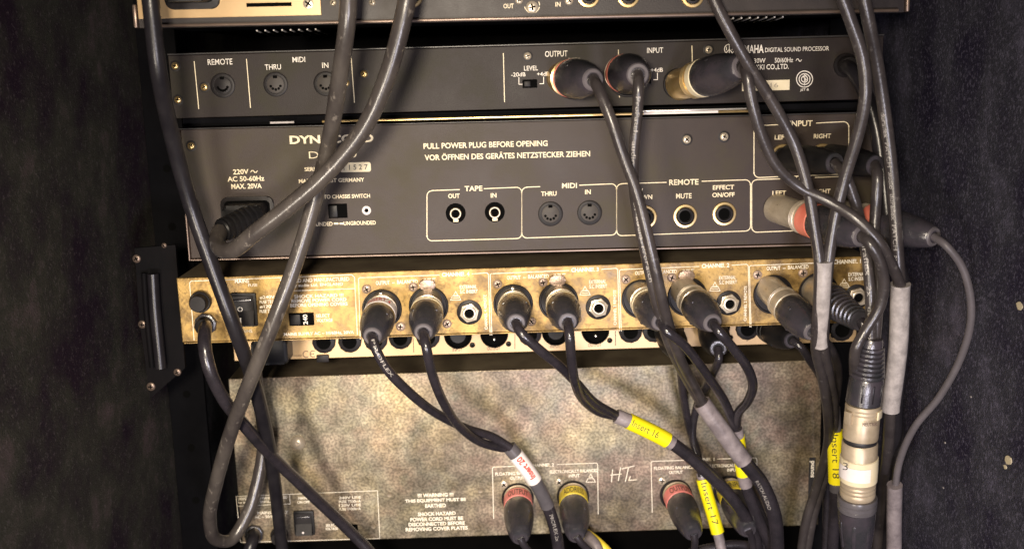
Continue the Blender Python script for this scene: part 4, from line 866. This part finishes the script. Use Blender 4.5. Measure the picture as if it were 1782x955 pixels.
for j in range(3):
    an = pi*(1.22+j*.28)
    part('grip_ridge', bd, M_ @ Matrix.Rotation(an, 4, 'Z') @ Matrix.Rotation(radians(-4), 4, 'Y'), boxes((10.4, -1.3, L_*.12, 11.9, 1.3, L_*.5), bev=.6), 'boot', 'grr')
# -- amplifier plugs
for (b0, t1, ring, txt_, lab, P) in (
    ((901, 862), (905, 935), 'red_ring', 'OUTPUT', 'red ringed plug in the left output socket of the amplifier, under the white label', ((910, 945, 42), (925, 965, 46), (950, 1005, 50))),
    ((997, 858), (1003, 932), 'yellow_ring', 'ADDRESS', 'yellow ringed plug in the amplifier input socket left of the scratched initials', ((1010, 942, 42), (1030, 962, 46), (1060, 1000, 50))),
    ((1176, 856), (1207, 928), 'red_ring', 'OUTPUT', 'red ringed plug in the amplifier output socket right of the scratched initials', ((1209, 940, 42), (1206, 965, 46), (1195, 1010, 50))),
    ((1269, 850), (1302, 922), 'yellow_ring', 'A INPUT', 'yellow ringed plug in the rightmost amplifier socket, mostly hidden by hanging cables', ((1308, 935, 46), (1312, 965, 50), (1318, 1010, 54)))):
    tt = at(*t1, 42); k = lead(lab, tt)
    plug(k, at(*b0, 95), tt, ring, 'satin', 'boot', R=10.9, split=.10, ringw=.20, ringtext=txt_, collar='boot')
    cable(k, [tt]+pts(*P), 2.7, 'rubber')
# -- dark plugs at the right of the silver unit
k = lead('dark plug at the right end of the silver unit, behind the CHANNEL 1 plug', at(1385, 600, 40), 'audio_cable', 'audio cable')
t1 = at(1378, 592, 30); plug(k, at(1332, 570, 80), t1, 'plug_dark', 'plug_dark', 'plug_dark', R=9.8, collar='boot', split=.2)
cable(k, [t1]+pts((1392, 602, 26), (1408, 625, 30), (1430, 660, 45), (1442, 710, 60), (1440, 800, 70), (1436, 980, 75)), 2.9, 'rubber')
k = lead('loose bundle of black cables crossing the bottom edge below the amplifier', at(1330, 940, 60), 'cable_bundle', 'cables')
for P in (((1150, 1010, 60), (1190, 968, 62), (1240, 952, 64), (1300, 948, 66), (1350, 975, 68), (1380, 1010, 70)), ((1270, 870, 66), (1300, 905, 60), (1325, 945, 56), (1345, 1000, 55)), ((1290, 830, 60), (1318, 880, 54), (1336, 930, 52), (1340, 1000, 52))):
    cable(k, pts(*P), 3.4, 'rubber')
k = lead('scrap of yellow and pale cable jacket lying just below the amplifier, bottom centre', at(1040, 945, 70), 'cable_scrap', 'cable')
cable(k, pts((1018, 925, 90), (1040, 942, 80), (1060, 962, 75), (1080, 1000, 70)), 3.6, 'yellow_ring'); cable(k, pts((1020, 932, 84), (1036, 950, 74), (1046, 985, 70)), 5.0, 'sleeve_dim')
